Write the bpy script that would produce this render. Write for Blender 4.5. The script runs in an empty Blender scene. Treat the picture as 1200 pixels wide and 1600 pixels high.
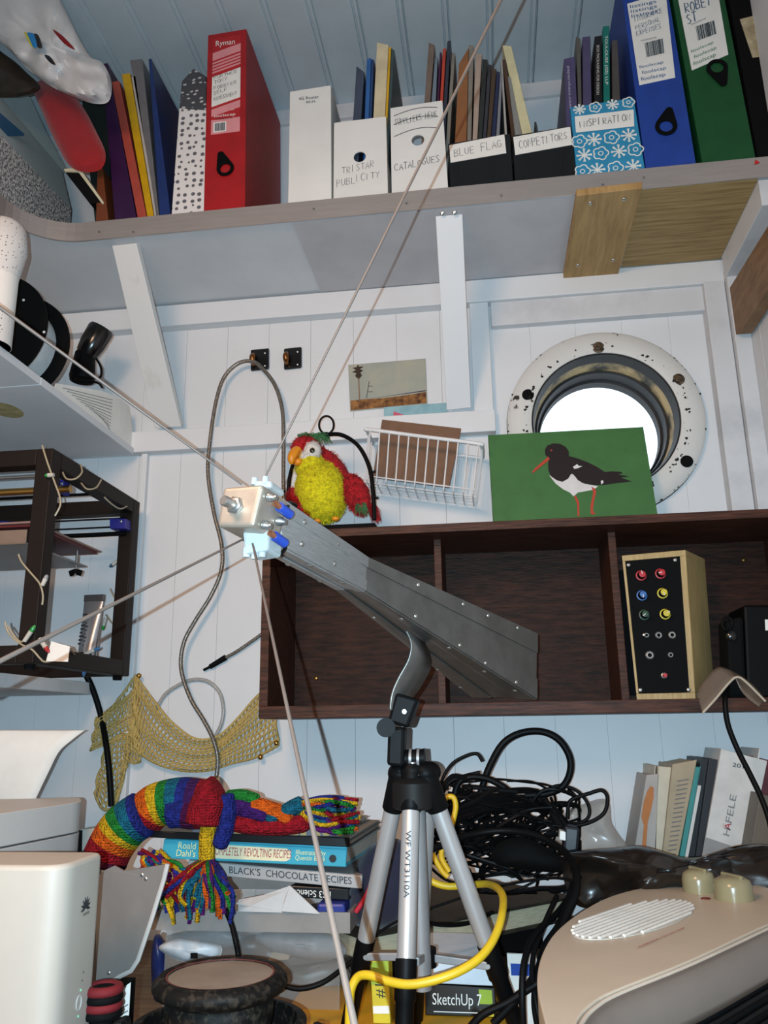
import bpy, bmesh, math, random
from mathutils import Vector, Matrix, noise
random.seed(7)
SC = bpy.context.scene
COL = SC.collection
PI = math.pi
CZ = 1.085                      # camera height above the floor; desk top is at 0.75
# ------------------------------------------------------------------ camera
F = 1278.0
def _rot(pitch, yaw, roll):
    cp, sp, cy, sy, cr, sr = math.cos(pitch), math.sin(pitch), math.cos(yaw), math.sin(yaw), math.cos(roll), math.sin(roll)
    ya = Matrix(((cy, sy, 0), (-sy, cy, 0), (0, 0, 1)))
    pi_ = Matrix(((1, 0, 0), (0, cp, sp), (0, -sp, cp)))
    c = Matrix(((1, 0, 0), (0, 0, -1), (0, 1, 0)))
    ro = Matrix(((cr, -sr, 0), (sr, cr, 0), (0, 0, 1)))
    return ro @ c @ pi_ @ ya
RC = _rot(math.radians(14.81), math.radians(7.41), math.radians(-0.834))
cam_d = bpy.data.cameras.new('camera')
cam = bpy.data.objects.new('camera', cam_d); COL.objects.link(cam)
cam_d.sensor_fit = 'VERTICAL'; cam_d.sensor_height = 36.0; cam_d.lens = 36.0 * F / 1600.0
cam_d.clip_start = 0.02
m4 = Matrix((RC[0], -RC[1], -RC[2])).transposed().to_4x4()
m4.translation = (0, 0, CZ)
cam.matrix_world = m4
SC.camera = cam
# ------------------------------------------------------------------ light
SC.view_settings.view_transform = 'Standard'; SC.view_settings.look = 'None'
SC.view_settings.gamma = 1.0; SC.view_settings.use_curve_mapping = False
SC.view_settings.exposure = -0.1
world = bpy.data.worlds.new('sky'); SC.world = world; world.use_nodes = True
wb = world.node_tree.nodes['Background']
wb.inputs[0].default_value = (0.80, 0.91, 1.0, 1); wb.inputs[1].default_value = 2.2
def light(name, kind, loc, energy, color, **kw):
    d = bpy.data.lights.new(name, kind); d.energy = energy; d.color = color
    o = bpy.data.objects.new(name, d); COL.objects.link(o); o.location = loc
    for k, v in kw.items(): setattr(d, k, v)
    return o
def aim(o, target):
    o.rotation_euler = (Vector(target) - o.location).to_track_quat('-Z', 'Y').to_euler()
# the phone's own flash, just above and left of its lens
fl_off = m4.to_3x3() @ Vector((-0.0155, 0.0115, 0.04))
flash = light('phone_flash', 'SPOT', Vector((0, 0, CZ)) + fl_off, 58.0, (0.60, 0.84, 1.0), shadow_soft_size=0.0008, spot_size=math.radians(135), spot_blend=1.0)
aim(flash, m4 @ Vector((0, -0.08, -1)))
# the cabin's warm ceiling-side lamp, behind and left of the phone
lamp = light('cabin_lamp', 'AREA', (-0.46, 0.02, CZ + 0.66), 11.0, (1.0, 0.60, 0.36), shape='DISK', size=0.34)
aim(lamp, (-0.1, 1.0, CZ - 0.40))
# ------------------------------------------------------------------ pixel -> place
RCT = RC.transposed()
def ray(x, y): return RCT @ Vector(((x - 600) / F, (y - 800) / F, 1.0))
def P(x, y, Y):
    d = ray(x, y); d = d * (Y / d.y); return Vector((d.x, d.y, d.z + CZ))
def PZ(x, y, z):
    d = ray(x, y); d = d * (z / d.z); return Vector((d.x, d.y, d.z + CZ))
def PX(x, y, X):
    d = ray(x, y); d = d * (X / d.x); return Vector((d.x, d.y, d.z + CZ))
def V(x, y, z): return Vector((x, y, z + CZ))       # z given from the camera's height
# ------------------------------------------------------------------ materials
def lin(c):
    if isinstance(c, str):
        c = c.lstrip('#'); c = tuple(int(c[i:i+2], 16) / 255 for i in (0, 2, 4))
    return tuple(x / 12.92 if x <= 0.04045 else ((x + 0.055) / 1.055) ** 2.4 for x in c)
MATS = {}
def mat(name, col, rough=0.6, metal=0.0, vary=0.06, scale=30.0, bump=0.0, bscale=200.0, spec=0.5, col2=None, stretch=None, kind='noise', lo=0.35, hi=0.65, alpha=1.0, trans=0.0, sheen=0.0, coat=0.0, emit=None, aniso=0.0, ior=1.45):
    if name in MATS: return MATS[name]
    m = bpy.data.materials.new(name); m.use_nodes = True; MATS[name] = m
    nt = m.node_tree; nd = nt.nodes; lk = nt.links
    b = nd['Principled BSDF']
    c = lin(col)
    c2 = lin(col2) if col2 else tuple(max(0, x * (1 - 2.2 * vary)) for x in c)
    tc = nd.new('ShaderNodeTexCoord'); mp = nd.new('ShaderNodeMapping'); lk.new(tc.outputs['Object'], mp.inputs[0])
    if stretch: mp.inputs['Scale'].default_value = stretch
    if kind == 'noise':
        t = nd.new('ShaderNodeTexNoise'); t.inputs['Scale'].default_value = scale; t.inputs['Detail'].default_value = 6; t.inputs['Roughness'].default_value = 0.6; fac = t.outputs['Fac']
    elif kind == 'wave':
        t = nd.new('ShaderNodeTexWave'); t.inputs['Scale'].default_value = scale; t.inputs['Distortion'].default_value = 6; t.inputs['Detail'].default_value = 4; t.inputs['Detail Scale'].default_value = 1.5; fac = t.outputs['Fac']
    elif kind == 'voronoi':
        t = nd.new('ShaderNodeTexVoronoi'); t.inputs['Scale'].default_value = scale; fac = t.outputs['Distance']
    lk.new(mp.outputs[0], t.inputs['Vector'])
    r = nd.new('ShaderNodeValToRGB'); r.color_ramp.elements[0].position = lo; r.color_ramp.elements[1].position = hi
    r.color_ramp.elements[0].color = (*c2, 1); r.color_ramp.elements[1].color = (*c, 1)
    lk.new(fac, r.inputs[0]); lk.new(r.outputs[0], b.inputs['Base Color'])
    b.inputs['Roughness'].default_value = rough; b.inputs['Metallic'].default_value = metal
    b.inputs['Specular IOR Level'].default_value = spec; b.inputs['Alpha'].default_value = alpha
    b.inputs['Transmission Weight'].default_value = trans; b.inputs['IOR'].default_value = ior
    b.inputs['Sheen Weight'].default_value = sheen; b.inputs['Coat Weight'].default_value = coat
    b.inputs['Anisotropic'].default_value = aniso
    if emit:
        b.inputs['Emission Color'].default_value = (*lin(emit[0]), 1); b.inputs['Emission Strength'].default_value = emit[1]
    if bump:
        n2 = nd.new('ShaderNodeTexNoise'); n2.inputs['Scale'].default_value = bscale; n2.inputs['Detail'].default_value = 4
        lk.new(mp.outputs[0], n2.inputs['Vector'])
        bm_ = nd.new('ShaderNodeBump'); bm_.inputs['Strength'].default_value = bump; bm_.inputs['Distance'].default_value = 0.002
        lk.new(n2.outputs['Fac'], bm_.inputs['Height']); lk.new(bm_.outputs[0], b.inputs['Normal'])
    return m
# white paint over boards: bluish white with a few grey scuffs
M_WHITE = mat('white_paint', '#d4d6d8', 0.55, vary=0.025, scale=5, bump=0.15, bscale=60)
M_WHITE2 = mat('white_paint_scuffed', '#c9cacc', 0.6, col2='#a9acb0', scale=7, lo=0.25, hi=0.5, bump=0.25, bscale=40)
M_CEIL = mat('ceiling_paint', '#bccbd2', 0.5, col2='#a2adb4', scale=3, lo=0.25, hi=0.6, bump=0.1)
M_UNDER = mat('shelf_paint', '#d0d2d4', 0.6, col2='#c2c4c7', scale=4, lo=0.3, hi=0.6)
M_UNDERG = mat('shelf_grey_paint', '#bbb8ba', 0.6, col2='#aeacaf', scale=9, lo=0.3, hi=0.6)
M_ALU = mat('aluminium_strip', '#b8b0ac', 0.4, metal=0.6, col2='#aea6a2', scale=14, stretch=(1, 1, 12), lo=0.3, hi=0.7)
M_PINE = mat('pine', '#b08e5c', 0.6, kind='noise', col2='#8f6f42', scale=22, stretch=(5, 0.45, 1), lo=0.32, hi=0.66)
M_PLY = mat('plywood', '#a68a5c', 0.7, kind='noise', col2='#82683f', scale=26, stretch=(0.35, 6, 6), lo=0.3, hi=0.62)
M_BRACK = mat('brown_wood', '#8a6a48', 0.6, col2='#6a4c30', scale=24, stretch=(1, 1, 4), lo=0.3, hi=0.7)
M_OAK = mat('dark_oak', '#553224', 0.5, spec=.25, col2='#1c0f0a', scale=42, stretch=(0.5, 6, 6), lo=0.28, hi=0.72, bump=0.35, bscale=90)
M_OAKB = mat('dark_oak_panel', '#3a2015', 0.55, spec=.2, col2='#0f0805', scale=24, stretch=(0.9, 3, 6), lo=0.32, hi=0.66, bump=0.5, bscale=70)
M_CREAMP = mat('porthole_paint', '#cbcac6', 0.5, col2='#2a2420', scale=26, lo=0.325, hi=0.35, bump=0.3, bscale=60)
M_BRASSD = mat('tarnished_brass', '#211f1d', 0.6, metal=0.2, col2='#0a0b0d', scale=11, lo=0.35, hi=0.65)
M_CORRODE = mat('corroded_brass', '#b89e6e', 0.65, col2='#2e2c22', scale=16, lo=0.38, hi=0.54)
M_STEEL = mat('screw_steel', '#b8b6b2', 0.3, metal=0.9)
M_BRASS = mat('brass', '#b08a4a', 0.3, metal=0.95)
M_BLACK = mat('black_plastic', '#09090a', 0.5, spec=.12)
M_BLACKM = mat('black_matt', '#09090a', 0.8, spec=.15)
M_INK = mat('ink', '#2b2b2e', 0.8)
M_PAPER = mat('paper', '#e2e0da', 0.8, vary=0.03)
M_CARDW = mat('white_card', '#dddcd8', 0.6, vary=0.04, scale=8)
M_DESK = mat('desk_wood', '#6d5a45', 0.6, col2='#4e3d2d', scale=20, stretch=(0.4, 5, 5))
M_FLOOR = mat('floor_board', '#6a543c', 0.6, col2='#4b3a28', scale=16, stretch=(5, 0.4, 5))
# ------------------------------------------------------------------ mesh builder
def wpos(o):
    p = Vector((0, 0, 0))
    while o is not None: p += o.location; o = o.parent
    return p
class MB:
    def __init__(s): s.v = []; s.f = []; s.mi = []; s.cur = 0
    def add(s, vs, fs):
        n = len(s.v); s.v += [Vector(q) for q in vs]; s.f += [tuple(n + i for i in q) for q in fs]; s.mi += [s.cur] * len(fs); return s
    def m(s, i): s.cur = i; return s
    def hexa(s, a):                       # 0-3 front (bl br tr tl), 4-7 back
        return s.add(a, [(0, 1, 2, 3), (5, 4, 7, 6), (4, 0, 3, 7), (1, 5, 6, 2), (3, 2, 6, 7), (4, 5, 1, 0)])
    def box(s, c, sz, R=None):
        c = Vector(c); hx, hy, hz = (q / 2 for q in sz); R = R or Matrix.Identity(3)
        pts = [(-hx, -hy, -hz), (hx, -hy, -hz), (hx, -hy, hz), (-hx, -hy, hz), (-hx, hy, -hz), (hx, hy, -hz), (hx, hy, hz), (-hx, hy, hz)]
        return s.hexa([c + R @ Vector(q) for q in pts])
    def bb(s, lo, hi):
        return s.box([(a + b) / 2 for a, b in zip(lo, hi)], [b - a for a, b in zip(lo, hi)])
    def prism(s, poly, ext):
        ext = Vector(ext); n = len(poly); a = [Vector(q) for q in poly]; b = [q + ext for q in a]
        return s.add(a + b, [tuple(range(n)), tuple(range(2 * n - 1, n - 1, -1))] + [(i, n + i, n + (i + 1) % n, (i + 1) % n) for i in range(n)])
    def ringprism(s, outer, inner, ext):   # outer and inner loops of same length
        ext = Vector(ext); n = len(outer); o = [Vector(q) for q in outer]; i_ = [Vector(q) for q in inner]
        vs = o + i_ + [q + ext for q in o] + [q + ext for q in i_]; fs = []
        for k in range(n):
            j = (k + 1) % n
            fs += [(k, j, n + j, n + k), (2*n + j, 2*n + k, 3*n + k, 3*n + j), (j, k, 2*n + k, 2*n + j), (n + k, n + j, 3*n + j, 3*n + k)]
        return s.add(vs, fs)
    def tube(s, pts, r, n=8, closed=False, caps=True, flat=None):
        pts = [Vector(q) for q in pts]; L = len(pts)
        rr = r if isinstance(r, (list, tuple)) else [r] * L
        T = []
        for i in range(L):
            a = pts[(i - 1) % L] if (closed or i) else pts[0]; b = pts[(i + 1) % L] if (closed or i < L - 1) else pts[-1]
            t = (b - a); T.append(t.normalized() if t.length > 1e-9 else Vector((0, 0, 1)))
        up = Vector((0, 0, 1)) if abs(T[0].z) < 0.9 else Vector((1, 0, 0))
        if flat is not None: up = Vector(flat)
        u = T[0].cross(up).normalized(); vs = []; fs = []
        for i in range(L):
            if flat is not None: u = T[i].cross(up)
            u = (u - T[i] * u.dot(T[i]))
            u = u.normalized() if u.length > 1e-6 else T[i].orthogonal().normalized()
            w = T[i].cross(u)
            for k in range(n):
                a = 2 * PI * k / n; vs.append(pts[i] + (u * math.cos(a) + w * math.sin(a) * (0.35 if flat is not None else 1)) * rr[i])
        for i in range(L if closed else L - 1):
            j = (i + 1) % L
            for k in range(n):
                q = (k + 1) % n; fs.append((i*n + k, i*n + q, j*n + q, j*n + k))
        if caps and not closed: fs += [tuple(range(n - 1, -1, -1)), tuple((L - 1) * n + k for k in range(n))]
        return s.add(vs, fs)
    def cyl(s, a, b, r, r2=None, n=16): return s.tube([a, b], [r, r if r2 is None else r2], n)
    def lathe(s, prof, o, ax=(0, 0, 1), n=32, cap=True, ref=None):
        o = Vector(o); ax = Vector(ax).normalized(); u = Vector(ref) if ref else ax.orthogonal(); u = (u - ax * u.dot(ax)).normalized(); w = ax.cross(u)
        vs = []; fs = []; L = len(prof)
        for r, z in prof:
            for k in range(n):
                a = 2 * PI * k / n; vs.append(o + ax * z + (u * math.cos(a) + w * math.sin(a)) * r)
        for i in range(L - 1):
            for k in range(n):
                q = (k + 1) % n; fs.append((i*n + k, i*n + q, i*n + n + q, i*n + n + k))
        if cap: fs += [tuple(range(n - 1, -1, -1)), tuple((L - 1) * n + k for k in range(n))]
        return s.add(vs, fs)
    def ell(s, c, rad, R=None, nu=16, nv=10, jit=0.0):
        c = Vector(c); R = R or Matrix.Identity(3); vs = []; fs = []
        for j in range(nv + 1):
            ph = PI * j / nv
            for i in range(nu):
                th = 2 * PI * i / nu
                q = Vector((math.sin(ph) * math.cos(th), math.sin(ph) * math.sin(th), math.cos(ph)))
                if jit: q *= 1 + jit * noise.noise(q * 3.1 + c * 40)
                vs.append(c + R @ Vector((q.x * rad[0], q.y * rad[1], q.z * rad[2])))
        for j in range(nv):
            for i in range(nu):
                k = (i + 1) % nu; fs.append((j*nu + i, j*nu + nu + i, j*nu + nu + k, j*nu + k))
        return s.add(vs, fs)
    def grid(s, fn, nu, nv, closed_u=False):
        vs = [fn(i / (nu if closed_u else nu - 1), j / (nv - 1)) for j in range(nv) for i in range(nu)]
        fs = []
        for j in range(nv - 1):
            for i in range(nu if closed_u else nu - 1):
                k = (i + 1) % nu; fs.append((j*nu + i, j*nu + k, j*nu + nu + k, j*nu + nu + i))
        return s.add(vs, fs)
    def build(s, name, mats, parent=None, smooth=False, bevel=0.0, seg=2, solid=0.0, subd=0):
        off = wpos(parent) if parent else None
        if off is None:
            lo = [min(q[i] for q in s.v) for i in range(3)]; hi = [max(q[i] for q in s.v) for i in range(3)]
            off = Vector(((lo[0] + hi[0]) / 2, (lo[1] + hi[1]) / 2, lo[2])); loc = off
        else: loc = Vector((0, 0, 0))
        me = bpy.data.meshes.new(name); me.from_pydata([q - off for q in s.v], [], s.f)
        for q in (mats if isinstance(mats, (list, tuple)) else [mats]): me.materials.append(q)
        for p, i in zip(me.polygons, s.mi): p.material_index = i; p.use_smooth = smooth
        bm = bmesh.new(); bm.from_mesh(me); bmesh.ops.recalc_face_normals(bm, faces=bm.faces); bm.to_mesh(me); bm.free()
        if smooth: me.set_sharp_from_angle(angle=math.radians(50))
        o = bpy.data.objects.new(name, me); COL.objects.link(o); o.location = loc
        if parent: o.parent = parent
        if solid:
            q = o.modifiers.new('thick', 'SOLIDIFY'); q.thickness = solid; q.offset = 0
        if bevel:
            q = o.modifiers.new('round', 'BEVEL'); q.width = bevel; q.segments = seg; q.limit_method = 'ANGLE'; q.angle_limit = math.radians(40)
        if subd:
            q = o.modifiers.new('sub', 'SUBSURF'); q.levels = subd; q.render_levels = subd
        return o
def tag(o, label, cat=None, group=None, kind=None):
    if label: o['label'] = label
    if cat: o['category'] = cat
    if group: o['group'] = group
    if kind: o['kind'] = kind
    return o
def thing(name, label, cat, loc, group=None, kind=None):
    o = bpy.data.objects.new(name, None); COL.objects.link(o); o.location = Vector(loc); o.empty_display_size = 0.02
    return tag(o, label, cat, group, kind)
def spline(pts, n=8, closed=False):
    pts = [Vector(q) for q in pts]; L = len(pts); out = []
    for i in range(L if closed else L - 1):
        g = (lambda k: pts[k % L]) if closed else (lambda k: pts[min(max(k, 0), L - 1)])
        a, b, c, d = g(i - 1), g(i), g(i + 1), g(i + 2)
        for k in range(n):
            t = k / n
            out.append(0.5 * ((2*b) + (c - a)*t + (2*a - 5*b + 4*c - d)*t*t + (3*b - a - 3*c + d)*t**3))
    if not closed: out.append(pts[-1])
    return out
def pxpath(l, Y=None, n=8, closed=False):     # list of (x, y[, Y]) pixels on plane(s) Y
    return spline([P(q[0], q[1], q[2] if len(q) > 2 else Y) for q in l], n, closed)
class Face:                                     # a bilinear patch for putting print on a face
    def __init__(s, bl, br, tr, tl, lift=0.0006):
        s.c = [Vector(q) for q in (bl, br, tr, tl)]; s.n = (s.c[1] - s.c[0]).cross(s.c[3] - s.c[0]).normalized(); s.lift = lift
    def at(s, a, b, h=0.0):
        return s.c[0]*(1-a)*(1-b) + s.c[1]*a*(1-b) + s.c[2]*a*b + s.c[3]*(1-a)*b + s.n * (s.lift + h)
    def quad(s, mb, a0, b0, a1, b1, h=0.0, t=0.0004, skew=0.0):
        q = [s.at(a0, b0, h), s.at(a1, b0 + skew, h), s.at(a1, b1 + skew, h), s.at(a0, b1, h)]
        mb.hexa(q + [p - s.n * t for p in q])
FONT = {}
_fd = {'A': '0,0 .3,1 .6,0|.1,.38 .5,.38', 'B': '0,0 0,1 .42,.92 .42,.62 0,.52 .5,.42 .5,.1 0,0', 'C': '.55,.85 .3,1 .05,.72 .03,.3 .25,0 .55,.13', 'D': '0,0 0,1 .4,.85 .55,.5 .4,.12 0,0',
 'E': '.5,1 0,1 0,0 .5,0|0,.52 .42,.52', 'F': '.52,1 0,1 0,0|0,.52 .42,.52', 'G': '.55,.85 .28,1 .04,.7 .04,.3 .28,0 .55,.15 .55,.45 .32,.45', 'H': '0,0 0,1|.5,0 .5,1|0,.5 .5,.5', 'I': '.1,0 .1,1',
 'K': '0,0 0,1|.5,1 0,.45 .5,0', 'L': '0,1 0,0 .5,0', 'M': '0,0 .05,1 .35,.3 .65,1 .7,0', 'N': '0,0 0,1 .5,0 .5,1', 'O': '.3,1 .05,.75 .05,.28 .3,0 .55,.28 .55,.75 .3,1', 'P': '0,0 0,1 .45,.92 .45,.58 0,.48',
 'Q': '.3,1 .05,.75 .05,.28 .3,0 .55,.28 .55,.75 .3,1|.35,.3 .6,0', 'R': '0,0 0,1 .45,.92 .45,.58 0,.48 .5,0', 'S': '.5,.88 .25,1 .03,.78 .25,.52 .5,.28 .28,0 0,.1', 'T': '0,1 .6,1|.3,1 .3,0', 'U': '0,1 .02,.25 .25,0 .48,.25 .5,1',
 'V': '0,1 .28,0 .55,1', 'W': '0,1 .15,0 .35,.6 .55,0 .7,1', 'X': '0,0 .5,1|0,1 .5,0', 'Y': '0,1 .27,.5 .55,1|.27,.5 .2,0', '1': '.1,.8 .25,1 .2,0', '0': '.3,1 .05,.75 .05,.28 .3,0 .55,.28 .55,.75 .3,1', '6': '.45,1 .12,.6 .05,.25 .28,0 .5,.22 .3,.45 .08,.3',
 '2': '.05,.8 .28,1 .5,.75 .05,0 .52,0', '#': '.15,0 .25,1|.4,0 .5,1|.03,.35 .58,.35|.06,.68 .6,.68', "'": '.1,1 .08,.8', '.': '.1,0 .12,.04', '-': '.05,.45 .4,.45'}
for k_, s_ in _fd.items(): FONT[k_] = [[tuple(float(z) for z in q.split(',')) for q in l.split()] for l in s_.split('|')]
def scrawl(mb, text, face, a0, b0, a1, h, r=0.0006, slope=0.0, seed=0):
    """handwriting: strokes from (a0,b0) to a1 along the face, letter height h (in face units)"""
    rnd = random.Random(seed + len(text)); n = len(text); w = (a1 - a0) / n
    for i, ch in enumerate(text):
        if ch not in FONT: continue
        jx, jy, js = rnd.uniform(-.06, .06), rnd.uniform(-.06, .06), rnd.uniform(.85, 1.1)
        for st in FONT[ch]:
            pts = [face.at(a0 + w * (i + (x * 1.35 + jx)), b0 + slope * (i / n) + h * (y * js + jy)) for x, y in st]
            mb.tube(pts, r, 4, flat=face.n)
    return mb
def text_mesh(mb, s, face, a, b, size_b, width=None, align='LEFT', t=0.0003, rot=False):
    """printed letters laid on a face; (a,b) is the base-line start in face units, size_b the cap height in metres"""
    cu = bpy.data.curves.new('t', 'FONT'); cu.body = s; cu.size = size_b * 1.4; cu.align_x = align; cu.resolution_u = 3
    ob = bpy.data.objects.new('t', cu); COL.objects.link(ob)
    dg = bpy.context.evaluated_depsgraph_get(); me = bpy.data.meshes.new_from_object(ob.evaluated_get(dg))
    bpy.data.objects.remove(ob); bpy.data.curves.remove(cu)
    u = (face.c[1] - face.c[0]).normalized(); v = (face.c[3] - face.c[0]).normalized(); o = face.at(a, b)
    if rot == 1: u, v = v, -u
    if rot == -1: u, v = -v, u
    if rot == 2: u, v = -u, -v
    xs = [p.co.x for p in me.vertices] or [0, 1]; k = 1.0
    if width: k = width / max(1e-6, max(xs) - min(xs))
    vs = [o + u * p.co.x * k + v * p.co.y + face.n * t for p in me.vertices]
    mb.add(vs, [tuple(p.vertices) for p in me.polygons]); bpy.data.meshes.remove(me)
    return mb
def slab(name, m, parent, px, Y, depth, bevel=0.001, dv=None):
    """a box whose front face has the four photo corners (bl, br, tr, tl) on plane Y, going back by depth"""
    f = [P(x, y, Y) for x, y in px]; d = Vector(dv) if dv else Vector((0, depth, 0))
    o = MB().hexa(f + [q + d for q in f]).build(name, m, parent, bevel=bevel)
    return o, Face(*f)
def screw(parent, c, n=(0, -1, 0), r=0.004, m=None, name='screw'):
    c = Vector(c); n = Vector(n).normalized(); u = n.orthogonal().normalized()
    b = MB().lathe([(r, 0), (r, r*.25), (r*.75, r*.5), (r*.3, r*.6)], c, n, 12)
    b.box(c + n * r * .6, (r*1.3, r*.2, r*.25), Matrix((u, n.cross(u), n)).transposed())
    return b.build(name, m or M_STEEL, parent, smooth=True)
# ================================================================== the room
W = 1.435                                        # face of the back wall's boards
XL, XR, YR, ZC = -1.0, 0.478, -1.5, 1.275        # left and right walls, rear wall, ceiling (from camera height)
ZD = -0.335                                      # desk top
tag(MB().bb((XL - .05, YR - .05, -.03), (XR + .05, W + .1, 0)).build('floor', M_FLOOR), 'dark boarded cabin floor under the desk', 'floor', kind='structure')
PW = 0.0845
def shared(o, loc, parent, name):
    c = o.copy(); COL.objects.link(c); c.parent = parent; c.location = loc; c.name = name; return c
# ---- back wall: upright boards, cut round the porthole
wall_b = thing('wall_back', 'white painted wall of upright tongue and groove boards', 'wall', V(-.26, W, -CZ), kind='structure')
PC = Vector((0.219, 0.530)); PR = 0.128
g0 = P(291, 560, W).x
x = g0 - math.ceil((g0 - XL) / PW) * PW
while x < XR:
    a, b = max(x, XL) + .00015, min(x + PW, XR) - .00015; x += PW
    if b - a < .004: continue
    mb = MB()
    if b > PC.x - PR and a < PC.x + PR:
        n = 10; xs = [a + (b - a) * i / n for i in range(n + 1)]
        hs = [math.sqrt(max(0, PR**2 - (q - PC.x)**2)) for q in xs]
        up = [V(q, W, PC.y + h) for q, h in zip(xs, hs)]; dn = [V(q, W, PC.y - h) for q, h in zip(xs, hs)]
        for edge, far in ((up, ZC), (dn, -CZ)):
            for i in range(n):
                p = [edge[i], edge[i+1], V(xs[i+1], W, far), V(xs[i], W, far)]
                mb.hexa(p + [q + Vector((0, .018, 0)) for q in p])
        mb.build('plank', M_WHITE, wall_b)
    else:
        mb.bb(V(a, W, -CZ), V(b, W + .018, ZC)).build('plank', M_WHITE, wall_b, bevel=.0005, seg=1)
MB().bb(V(XL - .03, W + .02, -CZ), V(PC.x - .2, W + .06, ZC)).bb(V(PC.x + .2, W + .02, -CZ), V(XR + .03, W + .06, ZC + .02)).bb(V(PC.x - .2, W + .02, -CZ), V(PC.x + .2, W + .06, PC.y - .2)).bb(V(PC.x - .2, W + .02, PC.y + .2), V(PC.x + .2, W + .06, ZC)).build('backing_board', M_WHITE, wall_b)
# ---- side walls, planks sharing one mesh
for side, X, s in (('left', XL, -1), ('right', XR, 1)):
    w = thing('wall_' + side, 'white painted upright boards of the cabin\'s %s side' % side, 'wall', V(X, 0, -CZ), kind='structure')
    p0 = MB().bb(V(X, W - PW + .0004, -CZ), V(X + s * .018, W, ZC)).build('plank', M_WHITE, w, bevel=.0005, seg=1)
    for i in range(1, 35): shared(p0, Vector((0, -PW * i, 0)), w, 'plank')
    MB().bb(V(X + s * .0185, YR, -CZ), V(X + s * .05, W + .10, ZC + .03)).build('backing_board', M_WHITE, w)
# ---- ceiling of beaded boards running front to back
ceil = thing('ceiling', 'pale blue-white ceiling of beaded boards', 'ceiling', V(-.26, 0, ZC), kind='structure')
prof = [(0, 0), (.0675, 0), (.0687, .0035), (.0705, .0035), (.0722, 0), (.0772, 0), (.079, .0035), (.0802, .0035), (.0802, .014), (0, .014)]
c0 = MB().prism([V(XL + a, W + .05, ZC + b) for a, b in prof], (0, YR - W - .05, 0)).build('plank', M_CEIL, ceil)
for i in range(1, 19): shared(c0, Vector((.0812 * i, 0, 0)), ceil, 'plank')
MB().bb(V(XL, YR, ZC + .012), V(XR + .07, W + .06, ZC + .03)).build('backing_board', M_CEIL, ceil)
# ---- unseen rear wall behind the phone; opening added and sized for sky light
wr = thing('wall_rear', 'white boarded rear wall with an added opening for sky light', 'wall', V(-.26, YR, -CZ), kind='structure')
MB().bb(V(XL, YR - .04, -CZ), V(-.45, YR, ZC)).build('wall_panel', M_WHITE, wr)
MB().bb(V(-.45, YR - .04, .98), V(XR, YR, ZC)).build('wall_panel', M_WHITE, wr)
MB().bb(V(-.45, YR - .04, -CZ), V(XR, YR, .25)).build('wall_panel', M_WHITE, wr)
# ---- battens on the back wall
def batten(n, lo, hi, label, m=None, bev=.0015):
    return tag(MB().bb(lo, hi).build('trim_%d' % n, m or M_WHITE, bevel=bev), label, 'trim', kind='structure')
zb = P(200, 514, 1.41).z - CZ
batten(1, V(XL, 1.41, zb), V(XR, W, .826), 'white batten along the wall under the upper shelf')
zr0, zr1 = P(520, 688, 1.412).z - CZ, P(520, 655, 1.412).z - CZ
batten(2, V(XL, 1.412, zr0), V(P(774, 655, 1.412).x, W, zr1), 'white rail across the back wall at hook height')
batten(3, V(P(737, 560, 1.415).x, 1.415, zr1), V(P(767, 560, 1.415).x, W, zb), 'narrow white upright batten between the strut and the porthole')
batten(4, V(P(1118, 600, 1.41).x, 1.405, .30), V(P(1152, 600, 1.41).x, W, zb), 'white upright batten between the porthole and the corner post', M_WHITE2)
batten(5, V(P(767, 490, 1.42).x, 1.418, P(930, 497, 1.418).z - CZ), V(P(1100, 470, 1.42).x, W, zb), 'scuffed grey white batten above the porthole', M_WHITE2)
batten(6, V(XR - .028, 1.392, .30), V(XR, W, .80), 'white corner post beside the porthole', M_WHITE2)
batten(7, V(XL, 1.425, ZC - .035), V(XR, W, ZC), 'thin stained cornice where wall meets ceiling', M_WHITE2)
batten(8, V(P(217, 760, 1.42).x, 1.422, -.35), V(P(226, 760, 1.42).x, W, zr0), 'slim white upright strip beside the printer')
# ---- desk
desk = thing('desk', 'wooden worktop spanning the cabin under all the clutter', 'desk', V(-.26, .9, -CZ))
MB().bb(V(XL + .002, .36, ZD - .03), V(XR - .002, W - .002, ZD)).build('worktop', M_DESK, desk, bevel=.003)
for xx in (XL + .03, XR - .03):
    for yy in (.40, W - .05):
        MB().bb(V(xx - .02, yy - .02, -CZ), V(xx + .02, yy + .02, ZD - .03)).build('leg', M_DESK, desk, bevel=.002)
# ---- upper shelf with aluminium edge, struts and underside boards
YU = 1.175; ZS = 0.861
sh = thing('upper_shelf', 'white corner shelf edged with an aluminium strip, below the ceiling', 'shelf', V(-.1, 1.3, .826))
arc = [(-.674 - .1 * math.sin(a), 1.08 + .097 * math.cos(a)) for a in [i * PI / 2 / 10 for i in range(11)]]
fr = [(XR, YU + .002)] + arc + [(-.774, .1)]
poly = [V(a, b, .83) for a, b in fr] + [V(XL, .1, .83), V(XL, W - .002, .83), V(XR, W - .002, .83)]
MB().prism(poly, (0, 0, ZS - .83 - .002)).build('shelf_board', M_UNDER, sh)
outer = [Vector((a, b, 0)) for a, b in fr]
mb = MB(); t_ = []
for i, q in enumerate(outer):
    d = (outer[min(i+1, len(outer)-1)] - outer[max(i-1, 0)]).normalized(); t_.append(q + Vector((-d.y, d.x, 0)) * .003)
for i in range(len(outer) - 1):
    a, b, c, d = t_[i], t_[i+1], outer[i+1], outer[i]
    l = lambda q, z: V(q.x, q.y, z)
    mb.hexa([l(a, .826), l(b, .826), l(b, ZS + .001), l(a, ZS + .001), l(d, .826), l(c, .826), l(c, ZS + .001), l(d, ZS + .001)])
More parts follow.
